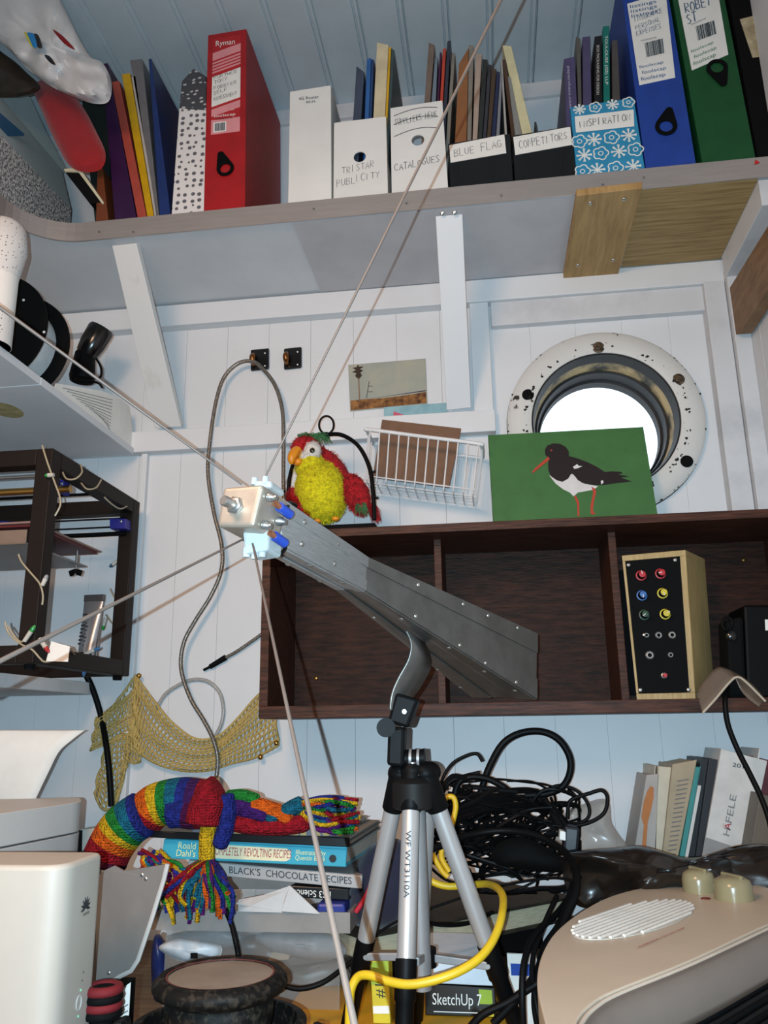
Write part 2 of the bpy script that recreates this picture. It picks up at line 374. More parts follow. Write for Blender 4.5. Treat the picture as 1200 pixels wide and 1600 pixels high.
strip = mb.build('edge_strip', M_ALU, sh, smooth=True)
for px in ((155, 366), (208, 366), (490, 330), (635, 321), (783, 309), (942, 292), (1006, 281)):
    MB().lathe([(.002, 0), (.0015, .001)], P(px[0], px[1] - 4, YU - .003), (0, -1, 0), 8).build('rivet', M_STEEL, strip)
MB().lathe([(.005, 0), (.005, .0012)], P(1182, 254, YU - .0015), (0, -1, 0), 3).build('red_sticker', mat('sticker_red', '#c01f22'), strip)
x1, x2 = PZ(470, 380, .826).x, PZ(985, 360, .826).x
MB().bb(V(x1, YU + .006, .8265), V(x2, 1.409, .83)).build('underside_panel', M_UNDERG, sh)
MB().bb(V(x2, YU + .006, .8265), V(XR - .03, 1.409, .83)).build('underside_panel', M_PLY, sh)
p = [PZ(880, 437, .814), PZ(965, 432, .814), PZ(1004, 294, .814), PZ(901, 306, .814)]
cp = MB().hexa(p + [q + Vector((0, 0, .012)) for q in p]).build('cross_plank', M_PINE, sh, bevel=.001)
for px in ((922, 317), (975, 311), (903, 414), (958, 406)): screw(cp, PZ(px[0], px[1], .8138), (0, 0, -1), .004)
MB().bb(V(XR - .03, YU + .006, .78), V(XR - .001, 1.40, .826)).build('end_batten', M_WHITE2, sh, bevel=.001)
def strut(tl, tr, br, bl, Yt, Yb, m, th=.016):
    f = [P(*bl, Yb), P(*br, Yb), P(*tr, Yt), P(*tl, Yt)]
    n = (f[1] - f[0]).cross(f[3] - f[0]).normalized() * -th
    return MB().hexa(f + [q + n for q in f]).build('strut', m, sh, bevel=.001)
M_STRUT = mat('strut_paint', '#cfd0cf', 0.6, col2='#a8a391', scale=9, stretch=(1, 1, .5), lo=.2, hi=.42)
strut((175, 384), (213, 380), (283, 667), (241, 669), 1.192, 1.402, M_STRUT)
s2 = strut((680, 327), (722, 322), (736, 637), (698, 641), 1.192, 1.402, M_WHITE)
for px in ((691, 333), (710, 332)): screw(s2, P(px[0], px[1], 1.191), (0, -.8, -.6), .004)
f = [PX(1142, 524, .452), PX(1155, 522, .452), PX(1235, 395, .452), PX(1232, 300, .452), PX(1133, 461, .452)]
brk = MB().prism(f, (.022, 0, 0)).build('brace', M_BRACK, sh, bevel=.001)
# ---- side shelf on the left wall
ss = thing('side_shelf', 'white painted board shelf along the left wall', 'shelf', V(-.83, .8, .514))
ysm = PZ(20, 604, .514).y
MB().bb(V(XL, ysm + .001, .514), V(-.666, W - .024, .527)).build('board', M_UNDER, ss, bevel=.001)
MB().bb(V(XL, .1, .514), V(-.666, ysm - .001, .527)).build('board', M_UNDER, ss, bevel=.001)
c = PZ(8, 641, .5138)
MB().ell(c, (.026, .035, .0006), None, 20, 6).build('knot_stain', mat('knot_stain', '#b5a878', .5, col2='#8d7f4c', scale=60), ss)
ps = thing('printer_shelf', 'grey white painted plank shelf under the desktop 3D printer', 'shelf', V(-.85, .9, .066))
MB().bb(V(XL, .15, .0655), V(-.715, W - .014, .0865)).build('board', M_WHITE2, ps, bevel=.0015)
# ================================================================== porthole
win = thing('window_1', 'round porthole with chipped cream painted ring and bolts', 'window', V(PC.x, W, PC.y), kind='structure')
ax = (0, -1, 0); o = V(PC.x, W, PC.y)
MB().lathe([(.129, -.004), (.174, 0), (.1745, .010), (.168, .016), (.140, .019), (.131, .016), (.129, -.004)], o, ax, 72, cap=False).build('ring', M_CREAMP, win, smooth=True)
MB().lathe([(.131, .014), (.128, .014), (.124, -.012), (.127, -.014)], o, ax, 72, cap=False).build('inner_lip', M_BRASSD, win, smooth=True)
MB().lathe([(.1265, -.010), (.1225, -.045)], o, ax, 72, cap=False).build('corroded_band', M_CORRODE, win, smooth=True)
MB().lathe([(.124, -.044), (.118, -.046), (.116, -.075), (.112, -.077), (.111, -.10), (.124, -.10)], o, ax, 72, cap=False).build('barrel', M_BRASSD, win, smooth=True)
MB().lathe([(.127, -.0185), (.30, -.0185), (.30, -.019)], o, ax, 48, cap=False).build('light_block_ring', M_WHITE, win)  # added unseen ring, keeps sky light from leaking between the boards
MB().lathe([(.14, .0), (.14, -.10)], o, ax, 48, cap=False).build('liner', M_BRASSD, win, smooth=True)
MB().tube([o + Vector((.1745 * math.cos(q), -.0005, .1745 * math.sin(q))) for q in [2*PI*j/72 for j in range(72)]], .0011, 6, closed=True).build('ring_gap', mat('bare_iron', '#1d1815', .7), win)
rnd = random.Random(31); mb = MB()
for k in range(280):
    a = rnd.uniform(0, 2 * PI); edge = rnd.random(); r = (.1725 - abs(rnd.gauss(0, .004))) if edge < .4 else (.136 + abs(rnd.gauss(0, .009))); s = rnd.uniform(.0006, .0036)
    h = .0004 + (.0165 if r < .140 else .019 - (r - .14) / .034 * .0085)
    cpt = o + Vector((r * math.cos(a), -h - .0006, r * math.sin(a))); pts = [cpt + Vector((s * rnd.uniform(.5, 1.3) * math.cos(q), 0, s * rnd.uniform(.4, 1.2) * math.sin(q))) for q in [2*PI*j/7 for j in range(7)]]
    mb.prism(pts, (0, .0012, 0))
tag(mb.build('paint_chips', mat('bare_iron', '#1d1815', .7), win), None, kind='stuff')
g = bpy.data.materials.new('window_glass'); g.use_nodes = True
gb = g.node_tree.nodes['Principled BSDF']; gb.inputs['Transmission Weight'].default_value = 1; gb.inputs['Roughness'].default_value = .02; gb.inputs['IOR'].default_value = 1.02
gb.inputs['Base Color'].default_value = (.96, .98, 1, 1)
MB().lathe([(.112, -.094), (.112, -.098)], o, ax, 48).build('pane', g, win, smooth=True)
M_RUST = mat('rusty_bolt', '#6b5a45', .55, metal=.4, col2='#30261e', scale=120)
for px, hole in (((935, 543), 0), ((1060, 593), 0), ((825, 617), 1), ((1073, 721), 1)):
    c = P(px[0], px[1], W - .0175)
    b = MB().lathe([(.011, 0), (.011, .001), (.008, .0016)], c, ax, 16)
    if hole: b.lathe([(.0065, .0016), (.0065, .0019)], c, ax, 14).build('bolt_hole', M_BLACKM, win)
    else: b.lathe([(.007, .0016), (.0065, .004), (.004, .005)], c, ax, 6).build('bolt', M_RUST, win, smooth=False)
# ================================================================== dark wall cabinet
XA, XB, YC, ZA, ZB = P(404, 1118, 1.25).x, XR - .004, 1.25, .0165, .310
cab = thing('wall_cabinet', 'long dark stained oak open cabinet hung on the back wall', 'cabinet', V((XA + XB) / 2, 1.34, ZA))
MB().bb(V(XA, YC, ZB - .0135), V(XB, W - .002, ZB)).build('top_board', M_OAK, cab, bevel=.001)
MB().bb(V(XA, YC, ZA), V(XB, W - .002, ZA + .0185)).build('bottom_board', M_OAK, cab, bevel=.001)
MB().bb(V(XA, YC, ZA + .0185), V(XA + .0135, W - .002, ZB - .0135)).build('side_panel', M_OAK, cab, bevel=.001)
MB().bb(V(XB - .0135, YC, ZA + .0185), V(XB, W - .002, ZB - .0135)).build('side_panel', M_OAK, cab, bevel=.001)
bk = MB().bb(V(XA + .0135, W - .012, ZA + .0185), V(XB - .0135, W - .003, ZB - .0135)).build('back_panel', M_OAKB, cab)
yd = 1.30
for xx in (679, 955): 
    xd = P(xx, 900, yd).x
    MB().bb(V(xd, yd, ZA + .0185), V(xd + .012, W - .012, ZB - .0135)).build('divider', M_OAK, cab, bevel=.001)
for px in ((494, 1060), (1162, 875)): screw(bk, P(px[0], px[1], W - .0125), r=.0035, m=M_BRASS)
# ================================================================== things on the upper shelf
def pillow(outline, Y, depth, rings=7, jit=0.0, seed=0, n=6, back=0.6, flatten=0.5):
    """a closed soft body whose silhouette is the photo outline on plane Y, bulging towards and away from the viewer"""
    o = pxpath(outline, Y, n, closed=True); L = len(o); c = sum(o, Vector()) / L
    d = (c - Vector((0, 0, CZ))).normalized(); mb = MB(); vs = []; fs = []
    for side in (-1, 1):
        for j in range(rings):
            s = 1 - j / rings
            for q in o:
                h = depth * (1 - s ** (1 / max(flatten, .05))) ** .5 * (1 if side < 0 else back)
                p = c + (q - c) * s
                k = noise.noise(p * 22 + Vector((seed, 0, 0))) * jit * (1 if j else .3) + noise.noise(p * 60 + Vector((0, seed, 0))) * jit * .4 * (1 if j else 0)
                vs.append(p + d * (side * h + (k if side < 0 else 0)))
        vs.append(c + d * side * depth * (1 if side < 0 else back))
    K = rings * L + 1
    for si in (0, 1):
        b = si * K
        for j in range(rings - 1):
            for i in range(L):
                k = (i + 1) % L; fs.append((b + j*L + i, b + j*L + k, b + j*L + L + k, b + j*L + L + i))
        for i in range(L): fs.append((b + (rings-1)*L + i, b + (rings-1)*L + (i+1) % L, b + K - 1))
    for i in range(L): k = (i + 1) % L; fs.append((i, k, K + k, K + i))
    return mb.add(vs, fs)
yl = lambda x: 341 - (x - 210) * .1027
YF = 1.180
def shelf_face(bl, br, tr, tl, Y=YF, z=ZS):
    a = P(bl, yl(bl), Y); b = P(br, yl(br), Y); a.z = b.z = z + CZ
    return [a, b, P(*tr, Y), P(*tl, Y)]
def ssl(name, m, parent, bl, br, tr, tl, depth=.21, Y=YF, bevel=.0008, z=ZS):
    f = shelf_face(bl, br, tr, tl, Y, z)
    return MB().hexa(f + [q + Vector((0, depth, 0)) for q in f]).build(name, m, parent, bevel=bevel), Face(*f)
def sheet_thing(name, label, cat, col, bl, br, tr, tl, depth=.2, Y=YF, group=None, rough=.45, z=ZS):
    o, f = ssl(name, mat('m_' + col, col, rough, vary=.08, scale=40), None, bl, br, tr, tl, depth, Y, z=z)
    tag(o, label, cat, group); return o, f
def pull(face, a, b, R, r, d, ang, parent):
    """black finger-pull: a drop shaped plate with a round hole; ang turns the narrow end from up"""
    u = (face.c[1] - face.c[0]).normalized(); v = face.n.cross(u).normalized(); c = face.at(a, b)
    ca, sa = math.cos(ang), math.sin(ang); X = u * ca + v * sa; Yv = v * ca - u * sa
    ph = math.acos((R - r) / d); o = []; i_ = []
    for k in range(32):
        t = -PI + 2 * PI * k / 32      # angle from Yv
        cc, rr = ((0, R) if abs(t) > ph else (d, r))
        if abs(t) <= ph: tt = t
        else: tt = t
        o.append(c + Yv * (cc + rr * math.cos(tt)) + X * rr * math.sin(tt))
        i_.append(c + Yv * (-.05*R + R * .6 * math.cos(t)) + X * R * .6 * math.sin(t))
    return MB().ringprism([q + face.n * .0025 for q in o], [q + face.n * .0025 for q in i_], face.n * -.0025).build('finger_pull', M_BLACK, parent, bevel=.0005)
def barcode(mb, face, a0, b0, a1, b1, n=22, seed=1):
    rnd = random.Random(seed); x = a0
    while x < a1 - .004:
        w = rnd.choice((1, 1, 2, 3)) * (a1 - a0) / 60; face.quad(mb, x, b0, min(x + w, a1), b1, .0005); x += w + rnd.choice((1, 2)) * (a1 - a0) / 60
PINK = mat('label_pink', '#d98f93', .7); M_INKB = mat('biro_blue', '#3c5a74', .8); M_INKL = mat('pencil_grey', '#6f6b6c', .9)
# ---- red box file
rd = thing('box_file', 'red foolscap box file with handwritten spine label', 'box file', V(-.42, 1.3, ZS))
body, fc = ssl('case', mat('file_red', '#a3161c', .5, vary=.08), rd, 318, 383, (385, 45), (325, 55), .245)
fc.lift = .0004
lab = MB(); fc.quad(lab, .14, .42, .86, .97); lab = lab.build('spine_label', mat('label_red', '#b01f26', .6), body)
mb = MB(); fc.quad(mb, .14, .42, .86, .50, .0004)
for i in range(2): fc.quad(mb, .14, (.52, .84)[i], .86, (.56, .885)[i], .0004, skew=.035)
for i in range(4): fc.quad(mb, .14, .765 + .018 * i, .86, .775 + .018 * i, .0004, skew=.035)
mb.build('label_print', PINK, body)
mb = MB(); fc.quad(mb, .14, .575, .86, .745, .0004, skew=.035); fc.quad(mb, .20, .43, .52, .485, .0006)
mb = text_mesh(mb, 'Ryman', fc, .2, .925, .012, .036); 
text_mesh(mb, 'ourcolour', fc, .16, .545, .007, .042); text_mesh(mb, 'foolscap', fc, .2, .515, .006, .04)
mb.build('label_panel', M_PAPER, body)
fc.lift = .0014; mb = MB(); barcode(mb, fc, .24, .435, .5, .478)
for i, (s, b) in enumerate((('FURTHER', .728), ('TONY', .698), ('FORRIER', .668), ('SELF', .638), ('ASSESSMENT', .605))):
    scrawl(mb, s, fc, .19, b + .004, .19 + min(.6, .09 * len(s)), .019, .00045, .018, i)
mb.build('handwriting', M_INKL, body)
mb = MB(); text_mesh(mb, 'FOOLSCAP BOX FILE', fc, .26, .497, .003, .03); mb.build('small_print', M_INK, body)
pull(fc, .52, .225, .0155, .006, .030, .3, body)
# ---- white router carton
wc = thing('router_carton', 'tall white cardboard carton printed 4G Router', 'carton', V(-.27, 1.25, ZS))
body, fc = ssl('carton', M_CARDW, wc, 450, 518, (517, 133), (453, 143), .09)
mb = MB(); text_mesh(mb, '4G Router', fc, .22, .905, .0065, .036); text_mesh(mb, 'B535', fc, .40, .868, .0045, .016)
mb.build('print', M_INK, body)
# ---- dotted magazine file
def dots(name, base, dot, sc, rad):
    m = bpy.data.materials.new(name); m.use_nodes = True; nt = m.node_tree; b = nt.nodes['Principled BSDF']; b.inputs['Roughness'].default_value = .6
    tc = nt.nodes.new('ShaderNodeTexCoord'); v = nt.nodes.new('ShaderNodeTexVoronoi'); v.inputs['Scale'].default_value = sc; v.inputs['Randomness'].default_value = .45
    r = nt.nodes.new('ShaderNodeValToRGB'); r.color_ramp.elements[0].position = rad; r.color_ramp.elements[1].position = rad + .02
    r.color_ramp.elements[0].color = (*lin(dot), 1); r.color_ramp.elements[1].color = (*lin(base), 1)
    nt.links.new(tc.outputs['Object'], v.inputs['Vector']); nt.links.new(v.outputs['Distance'], r.inputs[0]); nt.links.new(r.outputs[0], b.inputs['Base Color']); return m
df = thing('magazine_file', 'white magazine file with grey spots and a spotted grey top', 'magazine file', V(-.47, 1.27, ZS))
ssl('front', dots('spots_grey', '#d8d4d2', '#5b5a60', 75, .27), df, 268, 319, (322, 172), (280, 169), .20)
f = [P(280, 168, YF + .002), P(322, 171, YF + .002), P(322, 119, 1.225), P(302, 107, 1.235), P(284, 127, 1.225)]
MB().prism(f, (0, .15, .0)).build('top', dots('spots_white', '#4b4b50', '#d0cccb', 75, .27), df, bevel=.001)
# ---- plastic wallets and folders leaning at the left end
for nm, lab, col, bl, br, tr, tl, dp in (
    ('wallet', 'brown orange translucent wallet at the end of the row of folders', '#6d3a22', 150, 170, (160, 262), (152, 265), .19),
    ('wallet', 'dark purple plastic wallet leaning beside the salmon folder', '#34163f', 180, 214, (168, 98), (159, 100), .2),
    ('folder', 'salmon red card folder between purple and yellow folders', '#a8493c', 216, 230, (186, 126), (174, 128), .2),
    ('folder', 'yellow card folder leaning with the other folders', '#c59a12', 231, 241, (203, 114), (190, 116), .2),
    ('folder', 'white paper folder right behind the yellow folder', '#b3aca6', 242, 245, (212, 118), (205, 120), .2),
    ('folder', 'grey card folder between white and navy folders', '#6c6a6c', 246, 249, (222, 92), (203, 94), .2),
    ('folder', 'navy blue plastic folder beside the spotted magazine file', '#1e3268', 250, 267, (236, 91), (232, 92), .2)):
    sheet_thing(nm, lab, 'folder', col, bl, br, tr, tl, dp, rough=.35)
# ---- magazine holders
def holder(name, label, m, bl, br, tr, tl, hole=None, back=.09):
    t = thing(name, label, 'magazine file', shelf_face(bl, br, tr, tl)[0])
    f = shelf_face(bl, br, tr, tl); fc = Face(*f); u = (f[1] - f[0]).normalized(); v = (f[3] - f[0]).normalized(); th = Vector((0, .002, 0))
    mb = MB()
    if hole:
        c, r = P(hole[0], hole[1], YF), hole[2]; cs = [math.atan2((q - c).dot(v), (q - c).dot(u)) for q in f]
        an = sorted([-PI + 2*PI*k/28 for k in range(28)] + cs); o = []; i_ = []
        for a in an:
            d = u * math.cos(a) + v * math.sin(a); best = 9
            for k in range(4):
                p, q = f[k], f[(k+1) % 4]; e = q - p; n_ = e.cross(fc.n); den = d.dot(n_)
                if abs(den) > 1e-9:
                    s = (p - c).dot(n_) / den
                    if s > 1e-6: best = min(best, s)
            o.append(c + d * best); i_.append(c + d * r)
        mb.ringprism(o, i_, th)
    else: mb.hexa(f + [q + th for q in f])
    mb.build('front_panel', m, t)
    D = Vector((0, .235, 0))
    for k, s in ((0, 1), (1, -1)):
        lo, hi = f[k], f[3 - k]; e = u * s * .0018
        pl = [lo + th, lo + D, lo + D + v * ((hi - lo).length + back), lo + D * .55 + v * ((hi - lo).length + back), hi + th]
        MB().prism(pl, e).build('side_panel', m, t)
    MB().hexa([f[0] + D, f[1] + D, f[1] + D + v * .22, f[0] + D + v * .22] + [q + D + th + w for q, w in ((f[0], v*0), (f[1], v*0), (f[1], v*.22), (f[0], v*.22))]).build('back_panel', m, t)
    MB().hexa([f[0] + th + v*.0002, f[1] + th + v*.0002, f[1] + th + v*.002, f[0] + th + v*.002, f[0] + D + v*.0002, f[1] + D + v*.0002, f[1] + D + v*.002, f[0] + D + v*.002]).build('base', m, t)
    return t, fc
def mags(where, group, lst):
    for i, (lab, col, bl, br, tr, tl) in enumerate(lst):
        sheet_thing('magazine', lab + ' ' + where, 'magazine', col, bl, br, tr, tl, .17, YF + .012 + .002 * (i % 3), group, .4, z=ZS + .004)
t, fc = holder('magazine_file', 'white magazine file with a finger hole, marked TRISTAR PUBLICITY', M_CARDW, 521, 606, (603, 182), (522, 192), (562, 245, .0105))
mb = MB(); scrawl(mb, 'TRISTAR', fc, .16, .33, .78, .085, .00045, .05, 1); scrawl(mb, 'PUBLICITY', fc, .06, .17, .88, .085, .00045, .08, 2); mb.build('handwriting', M_INKL, t)
mags('in the white TRISTAR file', 'publicity magazines', [
    ('slate magazine with a red top corner', '#3d4658', 543, 556, (569, 112), (557, 103)), ('slim bright blue brochure', '#2f5f9c', 565, 571, (580, 90), (573, 92)), ('slim navy brochure next to the blue one', '#24406e', 571.5, 576, (584, 92), (580.5, 93)),
    ('thick cream catalogue', '#cdbf9d', 577, 595, (607, 70), (589, 66)), ('thin yellow booklet', '#d0a01c', 595.5, 599, (611, 73), (607.5, 73)), ('dark green brochure against the file side', '#3b4a4c', 599.5, 603, (616, 78), (611.5, 75))])
t, fc = holder('magazine_file', 'white magazine file with crossed out writing, marked CATALOGUES', M_CARDW, 612, 700, (691, 157), (610, 169), (653, 219, .0108))
mb = MB(); scrawl(mb, 'CATALOGUES', fc, .06, .27, .9, .075, .00045, .05, 3)
for b0, dy in ((.90, .05), (.80, .05), (.66, .06)):
    mb.tube([fc.at(.06 + .84 * k / 10, b0 + dy * math.sin(k / 10 * 2.6) - .0 * k) for k in range(11)], .0006, 4, flat=fc.n)
scrawl(mb, 'SUPPLIERS HERE', fc, .08, .79, .9, .07, .0004, .03, 5); mb.build('handwriting', M_INK, t)
mags('in the white CATALOGUES file', 'trade catalogues', [
    ('tall brown grey catalogue', '#6f5f55', 652, 661, (679, 70), (670, 66)), ('pale grey catalogue with a blue foot', '#6d7a86', 662, 674, (684, 88), (679.5, 90)), ('thin purple catalogue', '#4c1f45', 675, 678, (690, 81), (687, 82)),
    ('thin orange red catalogue', '#b2412d', 679, 683, (697, 75), (692, 76)), ('dark blue grey catalogue', '#2f3340', 684, 690, (704, 63), (699, 64)), ('olive grey catalogue at the file edge', '#7b766c', 691, 697, (711, 83), (706, 82))])
M_GLOSSB = mat('gloss_black', '#0e0e10', .22, coat=.3)
for lb, txt, co, lq, seed in (('black magazine file with white BLUE FLAG label', 'BLUE FLAG', (704, 801, (797, 209), (700, 225)), ((704, 254), (791, 239), (788, 210), (702, 227)), 7),
                    ('black magazine file with white COMPETITORS label', 'COMPETITORS', (804.5, 900, (892, 197), (801, 212)), ((805, 242), (894, 226), (891, 198), (802, 214)), 9)):
    t, fc = holder('magazine_file', lb, M_GLOSSB, *co, back=.03)
    q = [P(a, b, YF - .0012) for a, b in lq]; lab = MB().hexa(q + [p + Vector((0, .0008, 0)) for p in q]).build('paper_label', M_PAPER, t)
    mb = MB(); scrawl(mb, txt, Face(*q), .08, .28, .95, .42, .0005, .08, seed); mb.build('handwriting', M_INKL, lab)
mags('in the black BLUE FLAG file', 'magazines in the black file', [
    ('fanned magazine with brown orange page edges', '#8a5a36', 706, 727, (732, 74), (717, 100)), ('grey covered magazine with pale edge', '#7d766c', 728, 734, (740, 71), (732.5, 70)), ('pale magazine with reddish top', '#a79486', 735, 741, (753, 84), (743, 83)),
    ('dark green black magazine', '#2b2e2c', 742, 747, (762, 93), (754, 92)), ('charcoal magazine', '#36373e', 748, 753, (768, 101), (762.5, 100)), ('dark brown magazine', '#4a3a2c', 754, 759, (776, 108), (768.5, 106)),
    ('navy blue magazine', '#232a4a', 760, 768, (781, 112), (776.5, 111)), ('light grey magazine', '#7b7c84', 769, 776, (785, 116), (781.5, 114)), ('white edged magazine slumped right', '#a5a39e', 793, 797, (785, 92), (782, 93))])
mags('in the black COMPETITORS file', 'competitor brochures', [
    ('dark brown brochure leaning left', '#4a3525', 808, 814, (790, 92), (785, 93)), ('grey brochure with dark corner leaning left', '#83837e', 815, 830, (798, 120), (791, 119)), ('thick cream paperback leaning left', '#cfc79f', 833, 850, (799, 72), (785, 70)),
    ('slim dark brochure at the cream paperback', '#33363a', 851, 855, (838, 190), (835, 190))])
# ---- blue flowered file
M_AQUA = mat('flower_blue', '#2a86ae', .55, vary=.05)
t, fc = holder('magazine_file', 'turquoise flower patterned magazine file marked INSPIRATION', M_AQUA, 901, 1007, (990, 153), (891, 168), back=.02)
fc.lift = .0003; mb = MB(); u = (fc.c[1] - fc.c[0]).normalized(); v = fc.n.cross(u).normalized()
def ring_flower(c, R):
    pts = []
    for k in range(40):
        a = 2*PI*k/40; r = R * (.78 + .22 * abs(math.cos(2.5 * a))); pts.append(c + (u * math.cos(a) + v * math.sin(a)) * r)
    mb.tube(pts, .0011, 4, closed=True, flat=fc.n); mb.tube([c + (u * math.cos(a) + v * math.sin(a)) * R * .3 for a in [2*PI*k/12 for k in range(12)]], .0008, 4, closed=True, flat=fc.n)
def star_flower(c, R):
    for k in range(8):
        a = 2*PI*k/8; d = u * math.cos(a) + v * math.sin(a); mb.tube([c, c + d * R * .6, c + d * R], [.0012, .0014, .0024], 5, flat=fc.n)
for j, b in enumerate((.08, .30, .50, .95)):
    for i in range(4):
        a = (.10, .35, .62, .88)[i] + .04 * ((j % 2) * 2 - 1); c = fc.at(min(max(a, .09), .91), b)
        (ring_flower if (i + j) % 2 == 0 else star_flower)(c, .0125 if b < .9 else .010)
mb.build('flower_print', mat('flower_white', '#d9dcd8', .7), t)
q = [P(a, b, YF - .0022) for a, b in ((900, 207), (991, 197), (990, 171), (898, 182))]; lab = MB().hexa(q + [p + Vector((0, .0008, 0)) for p in q]).build('paper_label', M_PAPER, t)
mb = MB(); scrawl(mb, 'INSPIRATION', Face(*q), .06, .28, .96, .42, .0005, .06, 11); mb.build('handwriting', M_INK, lab)
for nm, lab, col, bl, br, tr, tl, txt, tc in (
    ('book', 'short purple paperback in the flowered file', '#4c4468', 888, 906, (898, 88), (881, 92), 'paperchase.com', '#b9b4c4'), ('book', 'grey folded leaflet behind the short purple paperback', '#55534f', 906.5, 910, (907, 60), (900, 57), None, None),
    ('book', 'tall purple paperback in the flowered file', '#4a4363', 911, 926, (922, 56), (910, 58), None, None), ('book', 'black spined paperback with white lettering in the flowered file', '#121014', 927, 942, (940, 55), (929, 57), 'BOX PACKAGING FOR DESIGN', '#cfcac2'),
    ('book', 'teal green booklet standing tallest in the flowered file', '#0d6d62', 943, 953, (952, 40), (942, 41), 'TOULOUSE (GS) LLP', '#dfe2d8'), ('book', 'worn dark grey booklet beside the blue box file', '#4b4645', 957, 973, (965, 62), (956, 63), None, None)):
    t = thing(nm, lab, 'book', V(P(bl, 160, YF).x, YF + .1, ZS), 'books in the flowered file')
    b, f = ssl('cover', mat('m_' + col, col, .45, vary=.08), t, bl, br, tr, tl, .17, YF + .012, z=ZS + .004)
    if txt:
        mb = MB(); text_mesh(mb, txt, f, .30, .93, .0045, .10 if len(txt) > 15 else .085, rot=-1); mb.build('spine_print', mat('m_' + tc, tc, .7), b)
# ---- blue and green box files, black lever file
def label_block(fc, parent, colr, seed):
    mb = MB(); barcode(mb, fc, .3, .30, .78, .47, seed=seed); text_mesh(mb, 'FOOLSCAP BOX FILE', fc, .2, .50, .003, .026); mb.build('barcode', M_INK, parent)
    mb = MB()
    for k in range(3): text_mesh(mb, 'foolscap', fc, .06 + .05 * (k % 2), .04 + .075 * k, .0075 - .001 * k, .040)
    if colr == 'blue':
        for k in range(3): text_mesh(mb, 'listings', fc, .04, .93 - .06 * k, .007, .044)
    mb.build('label_print', mat('print_' + colr, '#33558c' if colr == 'blue' else '#4a7a4e', .8), parent)
for lb, col, co, lq, pl, key, wr in (
    ('blue foolscap box file leaning left with barcode label', '#1d3f93', (1009, 1087, (1038, -48), (967, -40)), ((999, 133), (1055, 121), (1040, -12), (980, 6)), (.52, .20, .0175, .006, .030, -.25), 'blue', (('INSURANCE', .755, 1), ('PERSONAL', .66, 1), ('EXPENSES', .58, 1))),
    ('green foolscap box file leaning left, marked 106 ROBEY ST', '#0e4a24', (1097, 1180, (1124, -44), (1045, -34)), ((1081, 110), (1138, 85), (1118, -34), (1056, -20)), (.60, .48, .017, .006, .031, PI + .2), 'green', (('106', .83, 2), ('ROBEY', .66, 2), ('ST', .53, 2)))):
    t = thing('box_file', lb, 'box file', shelf_face(*co)[0])
    b, fc = ssl('case', mat('file_' + key, col, .5, vary=.08), t, *co, depth=.245)
    q = [P(a, c, YF - .0008) for a, c in lq]; lab = MB().hexa(q + [p + Vector((0, .0006, 0)) for p in q]).build('spine_label', M_PAPER, b)
    lf = Face(*q); label_block(lf, b, key, len(lb)); mb = MB()
    for i, (s, bb_, k) in enumerate(wr): scrawl(mb, s, lf, .12, bb_, .12 + (.085 if k == 1 else .14) * len(s), .055 if k == 1 else .12, .0004 if k == 1 else .0009, .02, i)
    mb.build('handwriting', M_INKB, b); pull(fc, *pl, b)
t = thing('lever_arch_file', 'black lever arch file with a torn cream label', 'lever file', V(.5, 1.3, ZS))
# it leans in the corner, its foot against the side wall
b, fc = ssl('case', M_BLACKM, t, 1184, 1212, (1204, -40), (1132, -40), .20)
q = [P(a, c, YF - .001) for a, c in ((1176, 90), (1212, 84), (1203, 18), (1156, 30))]
MB().hexa(q + [p + Vector((0, .0008, 0)) for p in q]).build('spine_label', mat('label_cream', '#b9aa8c', .8, col2='#8f8060', scale=60), b)
# ---- left branch of the shelf: open granite boxes, pouch, notebook, bag
M_GRAN = mat('granite_print', '#d2cfc9', .6, col2='#565a63', kind='noise', scale=230, lo=.44, hi=.56)
M_TEAL = mat('pale_teal_card', '#b3c4c5', .6, vary=.06, scale=6)
def px_x(l, X): return [PX(a, b, X) for a, b in l]
t = thing('card_tray', 'granite patterned card box with pale teal lining, at the shelf corner', 'box', V(-.82, 1.05, ZS))
zz = ZS + CZ
g_top = [PX(-60, 146, -.79), PX(110, 326, -.79)]; g_bot = [Vector((-.79, q.y, zz)) for q in g_top]
MB().hexa([g_bot[0], g_bot[1], g_top[1], g_top[0]] + [q + Vector((-.004, 0, 0)) for q in (g_bot[0], g_bot[1], g_top[1], g_top[0])]).build('near_wall', M_GRAN, t)
r_ = [Vector((-.83, g_top[0].y, PX(-60, 80, -.83).z)), Vector((-.83, g_top[1].y + .02, PX(141, 322, -.83).z))]
MB().hexa([g_top[0], g_top[1], r_[1], r_[0]] + [q + Vector((-.004, 0, -.003)) for q in (g_top[0], g_top[1], r_[1], r_[0])]).build('lining', M_TEAL, t)
e = [g_bot[1], Vector((-.83, r_[1].y, zz)), r_[1], g_top[1]]
MB().hexa(e + [q + Vector((0, .004, 0)) for q in e]).build('end_wall', M_GRAN, t)
MB().hexa([Vector((-.83, r_[0].y, zz)), Vector((-.83, r_[1].y, zz)), r_[1], r_[0]] + [Vector((-.836, q.y, q.z)) for q in (Vector((-.83, r_[0].y, zz)), Vector((-.83, r_[1].y, zz)), r_[1], r_[0])]).build('far_wall', M_TEAL, t)
r2 = [r_[0] + Vector((-.008, 0, .0)), r_[1] + Vector((-.008, 0, 0))]
t = thing('card_tray', 'tall pale teal card box behind the granite patterned one', 'box', V(-.9, 1.05, ZS))
f = [Vector((-.842, r2[0].y, zz)), Vector((-.842, 1.27, zz)), PX(104, 262, -.842), PX(70, 200, -.842), PX(48, 152, -.842), PX(-60, 60, -.842)]
MB().prism(f, (-.05, 0, 0)).build('body', M_TEAL, t, bevel=.002)
t, _ = None, None
